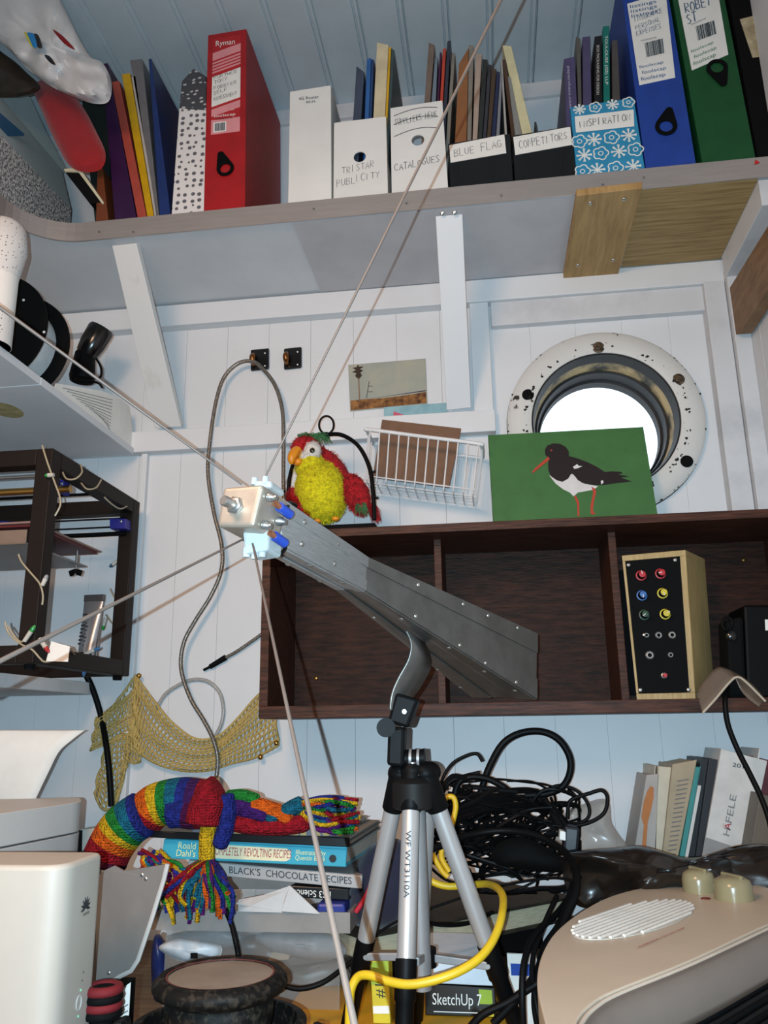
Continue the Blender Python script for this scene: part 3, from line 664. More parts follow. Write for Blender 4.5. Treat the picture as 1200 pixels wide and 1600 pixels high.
o = MB().hexa([PX(-30, 214, -.797), PX(38, 212, -.797), PX(38, 209, -.797), PX(-30, 150, -.797)] + [q + Vector((-.004, 0, 0)) for q in (PX(-30, 214, -.797), PX(38, 212, -.797), PX(38, 209, -.797), PX(-30, 150, -.797))]).build('document_wallet', mat('wallet_blue', '#2c5a7c', .5))
tag(o, 'blue document wallet tucked in the granite box', 'folder')
o = pillow([(52, 132), (95, 128), (128, 165), (150, 205), (165, 240), (158, 264), (132, 269), (108, 258), (88, 225), (68, 180)], 1.155, .022, rings=6, flatten=.25).build('pouch', mat('pouch_red', '#9a0f17', .85, sheen=.3, bump=.4, bscale=600), smooth=True)
tag(o, 'red felt pouch with rounded end hanging over the shelf corner', 'pouch')
t = thing('notebook', 'black notebook with cream page edges below the red pouch', 'notebook', V(-.75, 1.2, ZS))
f = [P(101, 268, 1.16), P(124, 264, 1.16), P(161, 317, 1.18), P(140, 318, 1.18)]
MB().hexa(f + [q + Vector((.0, .06, .002)) for q in f]).build('cover', M_BLACKM, t, bevel=.001)
f = [P(100, 264, 1.158), P(124, 262, 1.158), P(162, 316, 1.178), P(160, 319, 1.178), P(122, 268, 1.158), P(101, 268, 1.158)]
MB().prism(f, (0, .05, .002)).build('page_edges', mat('cream_edge', '#c9c2a4', .8), t)
o, _ = ssl('box', mat('dark_green_box', '#1c2420', .6), None, 152, 172, (172, 150), (128, 158), .16, Y=1.21)
tag(o, 'dark green black card box behind the red pouch', 'box')
o = pillow([(-40, 60), (12, 88), (40, 112), (62, 138), (20, 152), (-40, 140)], 1.12, .03, jit=.008, seed=3).build('dark_bag', mat('dark_bag', '#1d1b18', .4, col2='#3a3026', scale=20), smooth=True)
tag(o, 'crumpled dark plastic bag under the white carrier bag', 'bag')
cb = thing('carrier_bag', 'bulging white plastic carrier bag with printed marks, on top of the boxes', 'bag', P(80, 120, 1.08))
M_BAG = mat('carrier_white', '#cdcccc', .35, vary=.05, scale=9, bump=.3, bscale=30)
pillow([(-60, -80), (60, -80), (97, 4), (136, 82), (160, 98), (174, 128), (170, 158), (148, 162), (122, 154), (80, 135), (40, 105), (8, 72), (-60, 10)], 1.07, .055, rings=12, jit=.034, seed=5, flatten=.4).build('bag', M_BAG, cb, smooth=True)
for nm, col, ol in (('print_mark', '#2479b8', [(41, 52), (55, 54), (60, 70), (52, 74)]), ('print_mark', '#23201f', [(52, 54), (60, 55), (66, 74), (58, 73)]), ('print_mark', '#7d0f18', [(82, 46), (98, 56), (117, 77), (100, 68)]), ('print_mark', '#1b1b22', [(69, 86), (78, 88), (87, 101), (78, 98)]), ('print_mark', '#c8c23a', [(38, 52), (42, 52), (52, 75), (47, 70)])):
    pillow(ol, 1.006, .004, rings=3, n=3).build(nm, mat('m_' + col, col, .5), cb, smooth=True)
# ================================================================== things on the side shelf
def PP(x, y, face, lift=0.0):
    d = ray(x, y); o = Vector((0, 0, CZ)); n = face.n; s = (face.c[0] - o).dot(n) / d.dot(n); return o + d * s + n * lift
ZSS = .527
t = thing('filament_spool', 'black filament reel wound with white filament, standing on the side shelf', 'spool', V(-.8, 1.14, ZSS))
R_ = .097; cx = P(114, 498, 1.17).x - R_; cz = ZSS + R_
for y in (1.095, 1.165):
    MB().lathe([(R_, 0), (R_, .004), (.022, .004), (.022, 0), (R_, 0)], V(cx, y, cz), (0, 1, 0), 56, cap=False).build('flange', M_BLACKM, t)
MB().lathe([(.074, 0), (.074, .066)], V(cx, 1.099, cz), (0, 1, 0), 48).build('filament', mat('filament_white', '#cfd3d4', .4), t, smooth=True)
for px in ((37, 469), (69, 519)):
    q = P(px[0], px[1], 1.0945); MB().lathe([(.0022, 0), (.002, .001)], q, (0, -1, 0), 8).build('dot', M_PAPER, t)
M_LACE = dots('lace_paper', '#c9c8c6', '#55555a', 190, .18)
t = thing('lace_vase', 'tall white cylinder vase with perforated lace paper collar', 'vase', V(P(-14, 540, .97).x, .97, ZSS))
c = V(P(-14, 540, .97).x, .97, ZSS); top = P(0, 352, .97).z - c.z
MB().lathe([(.026, 0), (.026, top * .62)], c, n=40).build('body', M_CARDW, t, smooth=True)
MB().lathe([(.0265, 0), (.0265, .045)], c, n=40).build('lace_band', M_LACE, t, smooth=True)
MB().lathe([(.026, top * .55), (.034, top * .78), (.030, top * .95), (.022, top)], c, n=40).build('lace_collar', M_LACE, t, smooth=True)
ct = PZ(120, 606, ZSS + .003); ct = P(124, 606, 1.295)
t = thing('clamp_lamp', 'small black swivel spotlight with coiled flex on the side shelf', 'lamp', V(ct.x, ct.y, ZSS))
b0 = V(ct.x, ct.y, ZSS)
MB().lathe([(.042, 0), (.042, .004), (.034, .018), (.020, .028), (.013, .030)], b0, n=32).build('base', M_BLACK, t, smooth=True)
p0, p1 = P(128, 592, ct.y), P(134, 548, ct.y)
MB().lathe([(.021, -.004), (.023, .004), (.020, .03), (.018, .05)], p0, p1 - p0, 24).build('stem', M_BLACK, t, smooth=True)
h0, h1 = P(136, 552, ct.y), P(158, 515, ct.y)
MB().lathe([(.012, -.012), (.020, 0), (.023, .02), (.0235, .05), (.021, .055), (.019, .05)], h0, h1 - h0, 28).build('lamp_head', M_GLOSSB, t, smooth=True)
MB().tube(spline([P(150, 560, ct.y - .01), P(158, 575, ct.y - .01), P(156, 590, ct.y - .012), P(140, 590, ct.y - .02), P(115, 588, ct.y - .02), P(118, 597, ct.y - .02), P(150, 597, ct.y - .02), P(160, 606, ct.y - .015)], 6), .0022, 6).build('flex', M_BLACK, t, smooth=True)
t = thing('printed_sheets', 'loose printed paper sheets propped on the side shelf', 'paper', V(-.672, 1.3, ZSS))
f = [PX(84, 612, -.672), PX(88, 599, -.672), PX(120, 604, -.672), PX(160, 611, -.672), PX(186, 622, -.672), PX(201, 634, -.672), PX(206, 660, -.672), PX(211, 693, -.672)]
zb_ = V(0, 0, ZSS + .0005).z; f = [Vector((-.672, f[0].y, zb_))] + f[1:-1] + [Vector((-.672, f[-1].y, f[-1].z)), Vector((-.672, f[-1].y, zb_))]
MB().prism(f, (-.0012, 0, 0)).build('sheet', M_PAPER, t)
mb = MB()
for k in range(12):
    a, b = PX(98 + 7*k, 606 + 5.4*k, -.6715), PX(176 - .4*k, 625 + 5.2*k, -.6715)
    if b.y > a.y: mb.tube([a, b], .0005, 4, flat=(1, 0, 0))
mb.build('print_lines', M_INKL, t)
# ================================================================== things on the back wall
for i, (lb, x0, x1, y0, y1) in enumerate((('black hook plate with brass hook, braided hose hung on it', 391, 420, 543, 579), ('bare black hook plate with brass hook', 443, 471, 541, 577))):
    t = thing('wall_hook', lb, 'hook', P((x0 + x1) / 2, y1, W), 'hook plates on the wall')
    f = [P(x0, y1, W - .006), P(x1, y1 - 3, W - .006), P(x1, y0, W - .006), P(x0, y0 + 3, W - .006)]
    MB().hexa(f + [q + Vector((0, .006, 0)) for q in f]).build('plate', M_GLOSSB, t, bevel=.003)
    c = P(x0 + 2, (y0 + y1) / 2 + 1, W - .012)
    MB().tube([c + Vector((.004, .004 - .012 * math.sin(a), .009 * math.cos(a))) for a in [PI * k / 10 for k in range(11)]], [.004 + .002 * math.sin(PI * k / 10) for k in range(11)], 12).build('hook', mat('copper_brass', '#8a5a34', .3, metal=.9), t, smooth=True)
    for dy in (.25, .8): MB().lathe([(.0016, 0), (.0016, .0008)], P(x1 - 6, y0 + (y1 - y0) * dy, W - .0062), (0, -1, 0), 8).build('screw_hole', M_PAPER, t)
M_BRAID = mat('steel_braid', '#8d8982', .38, metal=.55, kind='noise', col2='#4f4a44', scale=420, lo=.4, hi=.6)
t = thing('braided_hose', 'long grey braided steel hose looped over the wall hook', 'hose', P(340, 1215, W))
yh = W - .028
MB().tube(pxpath([(447, 810), (443, 760), (443, 690), (441, 640), (430, 603), (412, 578), (395, 565), (372, 568), (350, 590), (337, 630), (328, 690), (325, 740), (334, 800), (346, 850), (346, 890), (330, 930), (305, 970), (287, 1005), (283, 1045), (297, 1090), (318, 1125), (333, 1155), (340, 1185), (338, 1215)], yh, 8), .0038, 8).build('hose', M_BRAID, t, smooth=True)
MB().cyl(P(330, 1219, yh), P(340, 1217, yh), .006, n=14).cyl(P(318, 1221, yh), P(330, 1219, yh), .003, n=10).ell(P(316, 1221, yh), (.004,) * 3).build('end_fitting', M_BRASS, t, smooth=True)
t = thing('braided_lead', 'short braided lead ending in a black plug beside the dark cabinet', 'cable', P(340, 1045, W))
MB().tube(pxpath([(410, 990), (392, 1003), (370, 1018), (352, 1028)], W - .006, 6), .0032, 8).build('lead', M_BRAID, t, smooth=True)
MB().cyl(P(353, 1027, W - .006), P(328, 1042, W - .006), .0055, .0045, 12).cyl(P(328, 1042, W - .006), P(318, 1047, W - .006), .0025, n=8).build('plug', M_BLACK, t, smooth=True)
o = MB().tube(pxpath([(244, 1108), (258, 1085), (280, 1070), (302, 1062), (325, 1065), (343, 1082), (349, 1108), (346, 1130), (338, 1148), (335, 1160)], W - .005, 8), .0034, 8).build('clear_hose', mat('clear_braid', '#a9a8a5', .25, vary=.15, scale=300), smooth=True)
tag(o, 'clear braided plastic tube looped behind the crochet shawl', 'tube')
# ---- postcards
t = thing('postcard', 'desert postcard with a tall palm tree, stuck on the back wall', 'postcard', P(605, 640, W))
f = [P(547, 643, W - .002), P(668, 631, W - .002), P(665, 560, W - .002), P(544, 570, W - .002)]
card = MB().hexa(f + [q + Vector((0, .0012, 0)) for q in f]).build('card', mat('postcard_sky', '#a7a48f', .6, col2='#8b938f', scale=14, lo=.3, hi=.7), t, bevel=.003)
fc = Face(*f); mb = MB()
gr = [(.0, .0), (1, 0), (1, .26), (.8, .235), (.6, .22), (.4, .215), (.2, .23), (0, .225)]
MB().prism([fc.at(min(max(a, .012), .988), max(b, .02)) for a, b in gr], fc.n * -.0006).build('ground', mat('desert_scrub', '#9a6a3a', .8, col2='#4a2c18', scale=90), card)
MB().prism([fc.at(a, b, .0002) for a, b in ((.3, .235), (.985, .275), (.985, .30), (.6, .26))], fc.n * -.0005).build('hills', mat('hills', '#4d3f52', .8), card)
mb = MB().tube([fc.at(.13, .2, .0004), fc.at(.13, .7, .0004)], .0011, 4, flat=fc.n); mb.build('trunk', mat('trunk', '#8a6a50', .8), card)
mb = MB().prism([fc.at(a, b, .0005) for a, b in ((.085, .74), (.13, .66), (.175, .74), (.155, .80), (.19, .85), (.15, .88), (.20, .93), (.145, .935), (.125, 1.0 - .02), (.11, .93), (.055, .92), (.10, .87), (.05, .83), (.105, .80))], fc.n * -.0004)
mb.build('palm_crown', mat('palm_dark', '#3a2a20', .8), card)
mb = MB().tube([fc.at(.22, .24, .0004), fc.at(.265, .60, .0004)], .0005, 4, flat=fc.n)
for b in (.38, .5): mb.tube([fc.at(.235 + (b - .38) * .12, b, .0004), fc.at(.31, b - .01, .0004)], .0004, 4, flat=fc.n)
mb.build('antenna_mast', M_INK, card)
t = thing('art_card', 'pale blue painted card with pink and orange squares, tucked in the wire basket', 'card', P(650, 750, 1.42))
f = [P(596, 748, 1.408), P(698, 756, 1.408), P(699, 629, 1.423), P(600, 636, 1.423)]
card = MB().hexa(f + [q + Vector((0, .0012, 0)) for q in f]).build('card', mat('card_aqua', '#8fb6bd', .5, col2='#7aa1ad', scale=30), t, bevel=.002); fc = Face(*f)
for nm, col, px in (('pink_square', '#c95a6e', ((615, 643), (636, 650), (634, 662), (614, 661))), ('orange_square', '#d4543c', ((645, 648), (670, 644), (671, 664), (647, 664))), ('yellow_disc', '#b9ba6a', tuple((631 + 10 * math.cos(a), 643 + 8 * math.sin(a)) for a in [2*PI*k/14 for k in range(14)])), ('blue_foot', '#2f8fb5', ((600, 748), (640, 752), (640, 745), (600, 741)))):
    MB().prism([PP(a, b, fc, .0006 if 'disc' not in nm else .0003) for a, b in px], fc.n * -.0004).build(nm, mat('m_' + col, col, .6), card)
f = [P(582, 746, 1.375), P(702, 762, 1.375), P(721, 669, 1.412), P(597, 655, 1.412)]
o = MB().hexa(f + [q + Vector((0, .004, 0)) for q in f]).build('cardboard_sheet', mat('brown_card', '#7a5c48', .85, vary=.06, scale=60), bevel=.001)
tag(o, 'brown corrugated cardboard sheet standing in the wire basket', 'cardboard')
# ---- wire basket
M_WIRE = mat('white_wire', '#dcdcdc', .4)
t = thing('wire_basket', 'white coated wire basket hung crooked on the back wall', 'basket', P(660, 770, 1.39))
A, B, C_, D_ = P(573, 671, 1.345), P(753, 694, 1.345), P(744, 774, 1.350), P(568, 751, 1.350); dv = Vector((0, .078, 0))
rim = spline([A + dv, A + Vector((0, .01, 0)), A + (B - A) * .03, A + (B - A) * .5, A + (B - A) * .95, B + Vector((0, .012, 0)), B + dv], 6)
MB().tube(rim + [A + dv], .0035, 8).build('rim', M_WIRE, t, smooth=True)
bi = lambda a, b, c: (A*(1-a)*(1-b) + B*a*(1-b) + C_*a*b + D_*(1-a)*b) + dv * c
for k in range(12):
    a = .03 + .94 * k / 11; MB().tube([bi(a, 0, 0), bi(a, .97, .02), bi(a, 1, .08), bi(a, 1, .95), bi(a, .95, 1), bi(a, 0, 1)], .0013, 5).build('wire', M_WIRE, t)
for b, c in ((1, .1), (1, .35), (1, .6), (1, .9), (.9, .0)): MB().tube([bi(0, b, c), bi(1, b, c)], .0013, 5).build('wire', M_WIRE, t)
for a in (0, 1):
    for c in (.25, .5, .75): MB().tube([bi(a, 0, c), bi(a, 1, c)], .0012, 5).build('wire', M_WIRE, t)
# ---- oystercatcher painting
t = thing('bird_painting', 'green canvas painted with a black and white wading bird, leaning on the porthole', 'painting', V(.2, 1.37, ZB))
f = [P(772, 836, 1.355), P(1031, 826, 1.355), P(1005, 667, 1.395), P(763, 680, 1.395)]
for q in f[:2]: q.z = ZB + CZ + .0008
n = (f[1] - f[0]).cross(f[3] - f[0]).normalized()
MB().hexa(f + [q - n * .016 for q in f]).build('canvas', mat('canvas_green', '#3f6d3b', .6, col2='#396536', scale=20), t)
e_ = [f[0] + (f[1]-f[0]).normalized() * -.0006, f[3] + (f[1]-f[0]).normalized() * -.0006]
MB().hexa([e_[0], f[0], f[3], e_[1]] + [q - n * .016 for q in (e_[0], f[0], f[3], e_[1])]).build('edge', M_BLACKM, t)
fc = Face(*f); z7 = lambda a, b: (740 + a / 2.609, 460 + b / 2.609)
def flat(nm, pts, m, h, parent): return MB().prism([PP(*z7(a, b), fc, h) for a, b in pts], fc.n * -.0003).build(nm, m, parent)
M_BIRD = mat('bird_black', '#1d1316', .6); M_RED = mat('bird_red', '#b5402f', .6); M_BWH = mat('bird_white', '#d8d6d4', .6)
flat('bird_belly', [(308, 738), (330, 745), (360, 755), (385, 750), (400, 728), (415, 745), (440, 768), (480, 778), (508, 782), (490, 796), (455, 803), (425, 808), (408, 824), (392, 808), (365, 795), (335, 772)], M_BWH, .0005, t)
flat('bird_body', [(304, 690), (306, 668), (292, 655), (290, 635), (300, 617), (325, 608), (352, 610), (375, 622), (388, 640), (388, 660), (420, 668), (465, 685), (505, 705), (535, 725), (560, 722), (600, 724), (608, 730), (590, 735), (632, 742), (600, 748), (645, 763), (600, 768), (560, 773), (530, 778), (490, 778), (450, 772), (425, 758), (408, 735), (398, 732), (385, 752), (362, 765), (338, 758), (315, 742), (304, 715)], M_BIRD, .0008, t)
flat('bird_wing_bar', [(405, 704), (422, 693), (428, 700), (443, 701), (425, 710), (410, 712)], M_BWH, .0011, t)
flat('bird_tail_bar', [(518, 762), (526, 758), (530, 768), (520, 776)], M_BWH, .0011, t)
flat('bird_beak', [(305, 662), (310, 674), (242, 729), (237, 726), (250, 710)], M_RED, .0011, t)
flat('bird_leg', [(408, 820), (418, 822), (430, 848), (431, 905), (424, 905), (422, 855)], M_RED, .0006, t)
flat('bird_leg', [(480, 784), (494, 792), (500, 806), (490, 845), (486, 880), (497, 898), (478, 895), (476, 865), (488, 808)], M_RED, .0006, t)
MB().lathe([(.0016, 0), (.0016, .0002)], PP(*z7(317, 637), fc, .001), fc.n, 10).build('bird_eye', M_RED, t)
# ---- toy parrot and its swing
YP = 1.305; sc = lambda k: k * YP / F
z8 = lambda a, b, Y=YP: P(430 + a / 6.667, 640 + b / 6.667, Y)
def fur_mat(nm, c, c2): return mat(nm, c, .9, col2=c2, scale=160, lo=.3, hi=.62, sheen=.0, bump=.8, bscale=500)
M_FY, M_FR, M_FW, M_FG = fur_mat('fur_yellow', '#d6cc10', '#a59806'), fur_mat('fur_red', '#b0121c', '#720912'), fur_mat('fur_white', '#d5d0ca', '#b5b0a8'), fur_mat('fur_green', '#3f7a4a', '#28552f')
def fuzz(mb, c, rad, R, n, ln, seed, droop=0.3):
    rnd = random.Random(seed)
    for _ in range(n):
        q = Vector((rnd.gauss(0, 1), rnd.gauss(0, 1), rnd.gauss(0, 1))).normalized()
        p = c + R @ Vector((q.x*rad[0], q.y*rad[1], q.z*rad[2])); nn = (R @ Vector((q.x/rad[0], q.y/rad[1], q.z/rad[2]))).normalized()
        d = (nn + Vector((rnd.uniform(-.6, .6), rnd.uniform(-.6, .6), rnd.uniform(-.6, .6) - droop))).normalized() * ln * rnd.uniform(.6, 1.2)
        w = nn.orthogonal().normalized() * ln * .16; mb.add([p - w, p + w, p + d], [(0, 1, 2)])
RT = lambda ax, d: Matrix.Rotation(math.radians(d), 3, ax)
t = thing('toy_parrot', 'plush parrot toy with yellow breast and red wings on a black swing', 'toy', V(-.1, YP, ZB))
R1 = RT('Y', -14)
cb_, rb_ = z8(480, 860), (.0435, .043, .054)
mb = MB().ell(cb_, rb_, R1, 28, 20, .05).ell(z8(370, 600), (.027, .028, .030), R1, 24, 14, .05); fuzz(mb, cb_, rb_, R1, 2200, .0055, 1); fuzz(mb, z8(370, 600), (.027, .028, .030), R1, 300, .006, 2)
tag(mb.build('body', M_FY, t, smooth=True), 'fluffy yellow breast')
ch, rh = z8(325, 430, YP + .004), (.0275, .028, .027)
mb = MB().ell(ch, rh, None, 24, 16, .03).ell(z8(570, 640, YP + .025), (.026, .03, .055), RT('Y', -38), 24, 16, .04); fuzz(mb, ch, rh, Matrix.Identity(3), 500, .005, 3); fuzz(mb, z8(570, 640, YP + .025), (.026, .03, .055), RT('Y', -38), 500, .006, 4)
mb.build('head', M_FR, t, smooth=True)
for a, b, dy, nm, r in ((385, 430, -.0165, 'face_patch', (.0155, .012, .0165)), (325, 500, -.017, 'cheek_patch', (.0125, .010, .0115)), (215, 480, -.008, 'face_patch', (.0105, .009, .013))):
    c = z8(a, b, YP + dy); mb = MB().ell(c, r, None, 18, 12); fuzz(mb, c, r, Matrix.Identity(3), 250, .004, a); mb.build(nm, M_FW, t, smooth=True)
mb = MB().tube(spline([z8(235, 440, YP - .018), z8(195, 470, YP - .026), z8(170, 520, YP - .030), z8(180, 570, YP - .028)], 5), [.0108 - .008 * (k / 15) ** 1.8 for k in range(16)], 14)
tag(mb.build('beak', mat('beak_orange', '#d98a1c', .35), t, smooth=True), 'hooked orange beak')
MB().ell(z8(235, 545, YP - .024), (.009, .008, .007)).build('lower_beak', MATS['beak_orange'], t, smooth=True)
e = MB().ell(z8(386, 424, YP - .0285), (.0048, .003, .0048)).build('eye', mat('eye_amber', '#8a7a3a', .2), t, smooth=True)
MB().ell(z8(384, 424, YP - .0308), (.0040, .0020, .0040)).build('pupil', M_GLOSSB, e, smooth=True)
for c, r, R, nn in ((z8(845, 880, YP - .008), (.021, .016, .037), RT('Y', -22), 'wing'), (z8(265, 1000, YP - .004), (.017, .018, .034), RT('Y', -32), 'wing')):
    mb = MB().ell(c, r, R, 22, 16, .06); fuzz(mb, c, r, R, 900, .007, int(c.x * 1e4), 1.0); mb.build(nn, M_FR, t, smooth=True)
mb = MB()
for k in range(60):
    a = z8(900 + random.uniform(-60, 60), 1000 + random.uniform(-40, 40), YP - .02); mb.tube([a, a + Vector((random.uniform(-.004, .006), -.002, -.014))], [.0006, .0002], 4)
mb.build('wing_feathers', M_FG, t)
mb = MB(); rnd = random.Random(9)
for k in range(160):
    a = z8(rnd.uniform(230, 470), 285 - 20 * math.sin((k % 40) / 40 * PI) + rnd.uniform(-8, 12), YP + rnd.uniform(-.015, .015)); mb.tube([a, a + Vector((rnd.uniform(.004, .014), 0, rnd.uniform(-.004, .006))), a + Vector((rnd.uniform(.012, .024), 0, rnd.uniform(-.018, -.004)))], [.0007, .0005, .0002], 4)
mb.build('crest', M_FG, t)
mb = MB()
for k in range(120):
    a = z8(1000 + rnd.uniform(-30, 30), 1000 + rnd.uniform(-30, 60), YP + .02); mb.tube([a, a + Vector((rnd.uniform(.004, .014), 0, rnd.uniform(-.028, -.012)))], [.0007, .0002], 4)
mb.build('tail', M_FR, t)
for a in (628, 440): MB().ell(z8(a, 1138 + (a < 500) * 25, YP - .038), (.0065, .006, .004), None, 12, 8).build('foot', MATS['beak_orange'], t, smooth=True)
t = thing('parrot_swing', 'black wire hoop swing with ring, holding the plush parrot', 'swing', V(-.09, YP, ZB))
hoop = pxpath([(449, 806, YP + .03), (450, 775, YP + .03), (454, 740, YP + .03), (466, 705, YP + .03), (490, 683, YP + .02), (512, 679, YP + .01), (535, 680, YP), (560, 697, YP - .01), (577, 730, YP - .015), (583, 770, YP - .02), (585, 812, YP - .02)], n=6)
MB().tube(hoop, .0036, 8).build('hoop', M_BLACK, t, smooth=True)
MB().tube([P(510 + 11.5 * math.cos(a), 664 + 14 * math.sin(a), YP + .01) for a in [2*PI*k/24 for k in range(24)]], .0019, 8, closed=True).build('ring', M_BLACK, t, smooth=True)
MB().ell(P(510, 681, YP + .008), (.006, .006, .007)).build('knot', M_BLACK, t, smooth=True)
pz = ZB + CZ
MB().hexa([Vector((P(452, 812, YP).x, YP - .03, pz + .001)), Vector((P(590, 812, YP).x, YP - .03, pz + .001)), Vector((P(590, 812, YP).x, YP - .03, pz + .013)), Vector((P(452, 812, YP).x, YP - .03, pz + .013)), Vector((P(452, 812, YP).x, YP + .04, pz + .001)), Vector((P(590, 812, YP).x, YP + .04, pz + .001)), Vector((P(590, 812, YP).x, YP + .04, pz + .013)), Vector((P(452, 812, YP).x, YP + .04, pz + .013))]).build('perch', M_BLACKM, t, bevel=.002)
for px in ((587, 738), (591, 779), (446, 769)): MB().cyl(P(px[0] - 5, px[1], YP - .018 if px[0] > 500 else YP + .03), P(px[0], px[1] - 2, YP - .018 if px[0] > 500 else YP + .03), .002, n=8).build('peg', M_BLACK, t)
# ---- crochet shawl
M_CRO = mat('crochet_wool', '#c4ac6c', .95, col2='#a58d4e', scale=180, lo=.3, hi=.7, sheen=.0, bump=.6, bscale=900)
t = thing('crochet_shawl', 'ochre crochet shawl pinned in a swag on the back wall', 'shawl', P(300, 1200, W))
def patch(topc, botc, nu, nv, y0, seed):
    T = pxpath(topc, y0, 12); B_ = pxpath(botc, y0, 12); g = lambda L, a: L[min(int(a * (len(L) - 1)), len(L) - 2)].lerp(L[min(int(a * (len(L) - 1)), len(L) - 2) + 1], a * (len(L) - 1) - min(int(a * (len(L) - 1)), len(L) - 2))
    def fn(a, b):
        p = g(T, a).lerp(g(B_, a), b); p.y = y0 - .006 - .010 * abs(math.sin(b * PI * 2.2 + seed + a * 2)) + .004 * noise.noise(Vector((a * 6, b * 6, seed))); return p
    o = MB().grid(fn, nu, nv).build('knit_panel', M_CRO, t, smooth=True)
    w = o.modifiers.new('net', 'WIREFRAME'); w.thickness = .0056; w.use_even_offset = False; w.use_replace = True; w.use_boundary = True
    return o
patch([(217, 1057), (245, 1095), (275, 1130), (310, 1154), (345, 1150), (375, 1122), (403, 1090), (428, 1066)], [(214, 1148), (222, 1172), (245, 1190), (285, 1203), (330, 1203), (365, 1192), (400, 1183), (437, 1164)], 38, 12, W - .004, 1)
patch([(217, 1057), (196, 1085), (172, 1110), (156, 1122)], [(214, 1148), (205, 1146), (180, 1158), (148, 1172)], 13, 11, W - .004, 2)
patch([(172, 1162), (188, 1150), (203, 1148), (212, 1152)], [(153, 1238), (166, 1262), (185, 1258), (198, 1215)], 8, 14, W - .003, 3)
patch([(200, 1148), (214, 1150), (226, 1172)], [(200, 1180), (212, 1192), (222, 1190)], 6, 7, W - .008, 4)
for i, (lb, px) in enumerate((('brass ball headed pin at the peak of the shawl', (217, 1056)), ('brass ball headed pin at the shawl corner under the cabinet', (432, 1161)), ('bare brass pin in the wall below the shawl corner', (407, 1183)))):
    o = MB().ell(P(px[0], px[1], W - .016), (.0048,) * 3).cyl(P(px[0], px[1], W - .014), P(px[0], px[1], W + .004) + Vector((0, 0, .0)), .0012, n=8).build('pin', M_BRASS, smooth=True); tag(o, lb, 'pin')
# ================================================================== in the cabinet
YS = 1.278
t = thing('synth_module', 'pale wooden cased synth box with black panel of coloured knobs', 'synthesizer', V(.2, YS + .04, ZA + .0185))
za = V(0, 0, ZA + .0187).z
f = [P(995, 1094, YS), P(1087, 1094, YS), P(1071, 859, YS), P(971.5, 868, YS)]
for q in f[:2]: q.z = za
M_ASH = mat('ash_wood', '#b39a6c', .5, col2='#9a7f50', scale=40, stretch=(6, 6, .5), lo=.3, hi=.7)
fc = Face(*f, lift=0); u = (f[1] - f[0]).normalized(); D = P(1101, 872, YS + .08) - f[2]; D.z = 0
for a0, b0, a1, b1 in ((0, 0, 1, .042), (0, .958, 1, 1), (0, .042, .045, .958), (.905, .042, 1, .958)):
    q = [fc.at(a0, b0), fc.at(a1, b0), fc.at(a1, b1), fc.at(a0, b1)]; MB().hexa(q + [p + D for p in q]).build('case_board', M_ASH, t, bevel=.0008)
q = [fc.at(a, b, .0006) for a, b in ((.045, .042), (.905, .042), (.905, .958), (.045, .958))]
pn = MB().hexa(q + [p + Vector((0, .002, 0)) for p in q]).build('panel', M_BLACKM, t)
q = [fc.at(a, b) + Vector((0, .08, 0)) for a, b in ((.045, .042), (.905, .042), (.905, .958), (.045, .958))]
MB().hexa(q + [p + Vector((0, .003, 0)) for p in q]).build('rear_panel', M_BLACKM, t)
pf = Face(*[fc.at(a, b, .0006) for a, b in ((.045, .042), (.905, .042), (.905, .958), (.045, .958))])
zs = lambda a, b: PP(960 + a / 6.667, 860 + b / 6.667, pf)
for px in ((147, 152), (632, 100), (270, 1455), (772, 1452)): screw(pn, zs(*px), pf.n, .0032)
for px, col, ang in (((277, 262), '#b01f2a', 100), ((478, 243), '#b01f2a', 190), ((285, 470), '#2f5f9f', 265), ((500, 448), '#c4b12a', 265), ((310, 672), '#1f3f2a', 215), ((527, 665), '#c4b12a', 30)):
    c = zs(*px); k = MB().lathe([(.0078, 0), (.0078, .0015), (.0062, .0018), (.0058, .012), (.0052, .0125)], c, pf.n, 24).build('knob', M_BLACK, pn, smooth=True)
    MB().lathe([(.0080, .0), (.0080, .0012), (.0072, .0016)], c + pf.n * .0002, pf.n, 24).build('skirt_ring', mat('m_' + col, col, .45), pn, smooth=True)
    MB().lathe([(.0050, .0125), (.0048, .0136), (.003, .0138)], c, pf.n, 20).build('cap', MATS['m_' + col], pn, smooth=True)
    d = u * math.cos(math.radians(ang)) + Vector((0, 0, 1)) * math.sin(math.radians(ang)); MB().tube([c + pf.n * .0139, c + pf.n * .0139 + d * .0052], .0006, 4).build('pointer', M_PAPER, pn)
for px, r in (((333, 885), .004), ((458, 885), .0052), ((598, 883), .0055), ((365, 1093), .0062), ((583, 1090), .0042)):
    c = zs(*px); MB().lathe([(r, 0), (r, .0025), (r * .7, .0035), (r * .55, .0035), (r * .5, .001)], c, pf.n, 10, cap=False).build('jack_socket', M_STEEL, pn)
    MB().lathe([(r * .5, .0006), (r * .5, .0010)], c, pf.n, 10).build('socket_hole', M_BLACKM, pn)
c = zs(320, 888); MB().cyl(c, c + pf.n * .012 - u * .004, .0016, n=8).build('toggle', M_STEEL, pn, smooth=True)
c = zs(515, 1305); MB().lathe([(.0048, 0), (.0048, .002), (.0036, .003)], c, pf.n, 12).build('switch_collar', M_STEEL, pn, smooth=True)
MB().cyl(c, c + pf.n * .011, .0030, n=12).build('push_button', MATS['m_#b01f2a'], pn, smooth=True)
t = thing('black_device', 'black plastic hand tool with round knob beside the synth box in the dark cabinet', 'tool', V(.36, 1.34, ZA + .0185))
f = [P(1168, 1092, 1.30), P(1240, 1092, 1.30), P(1232, 945, 1.30), P(1162, 945, 1.30)]
for q in f[:2]: q.z = za
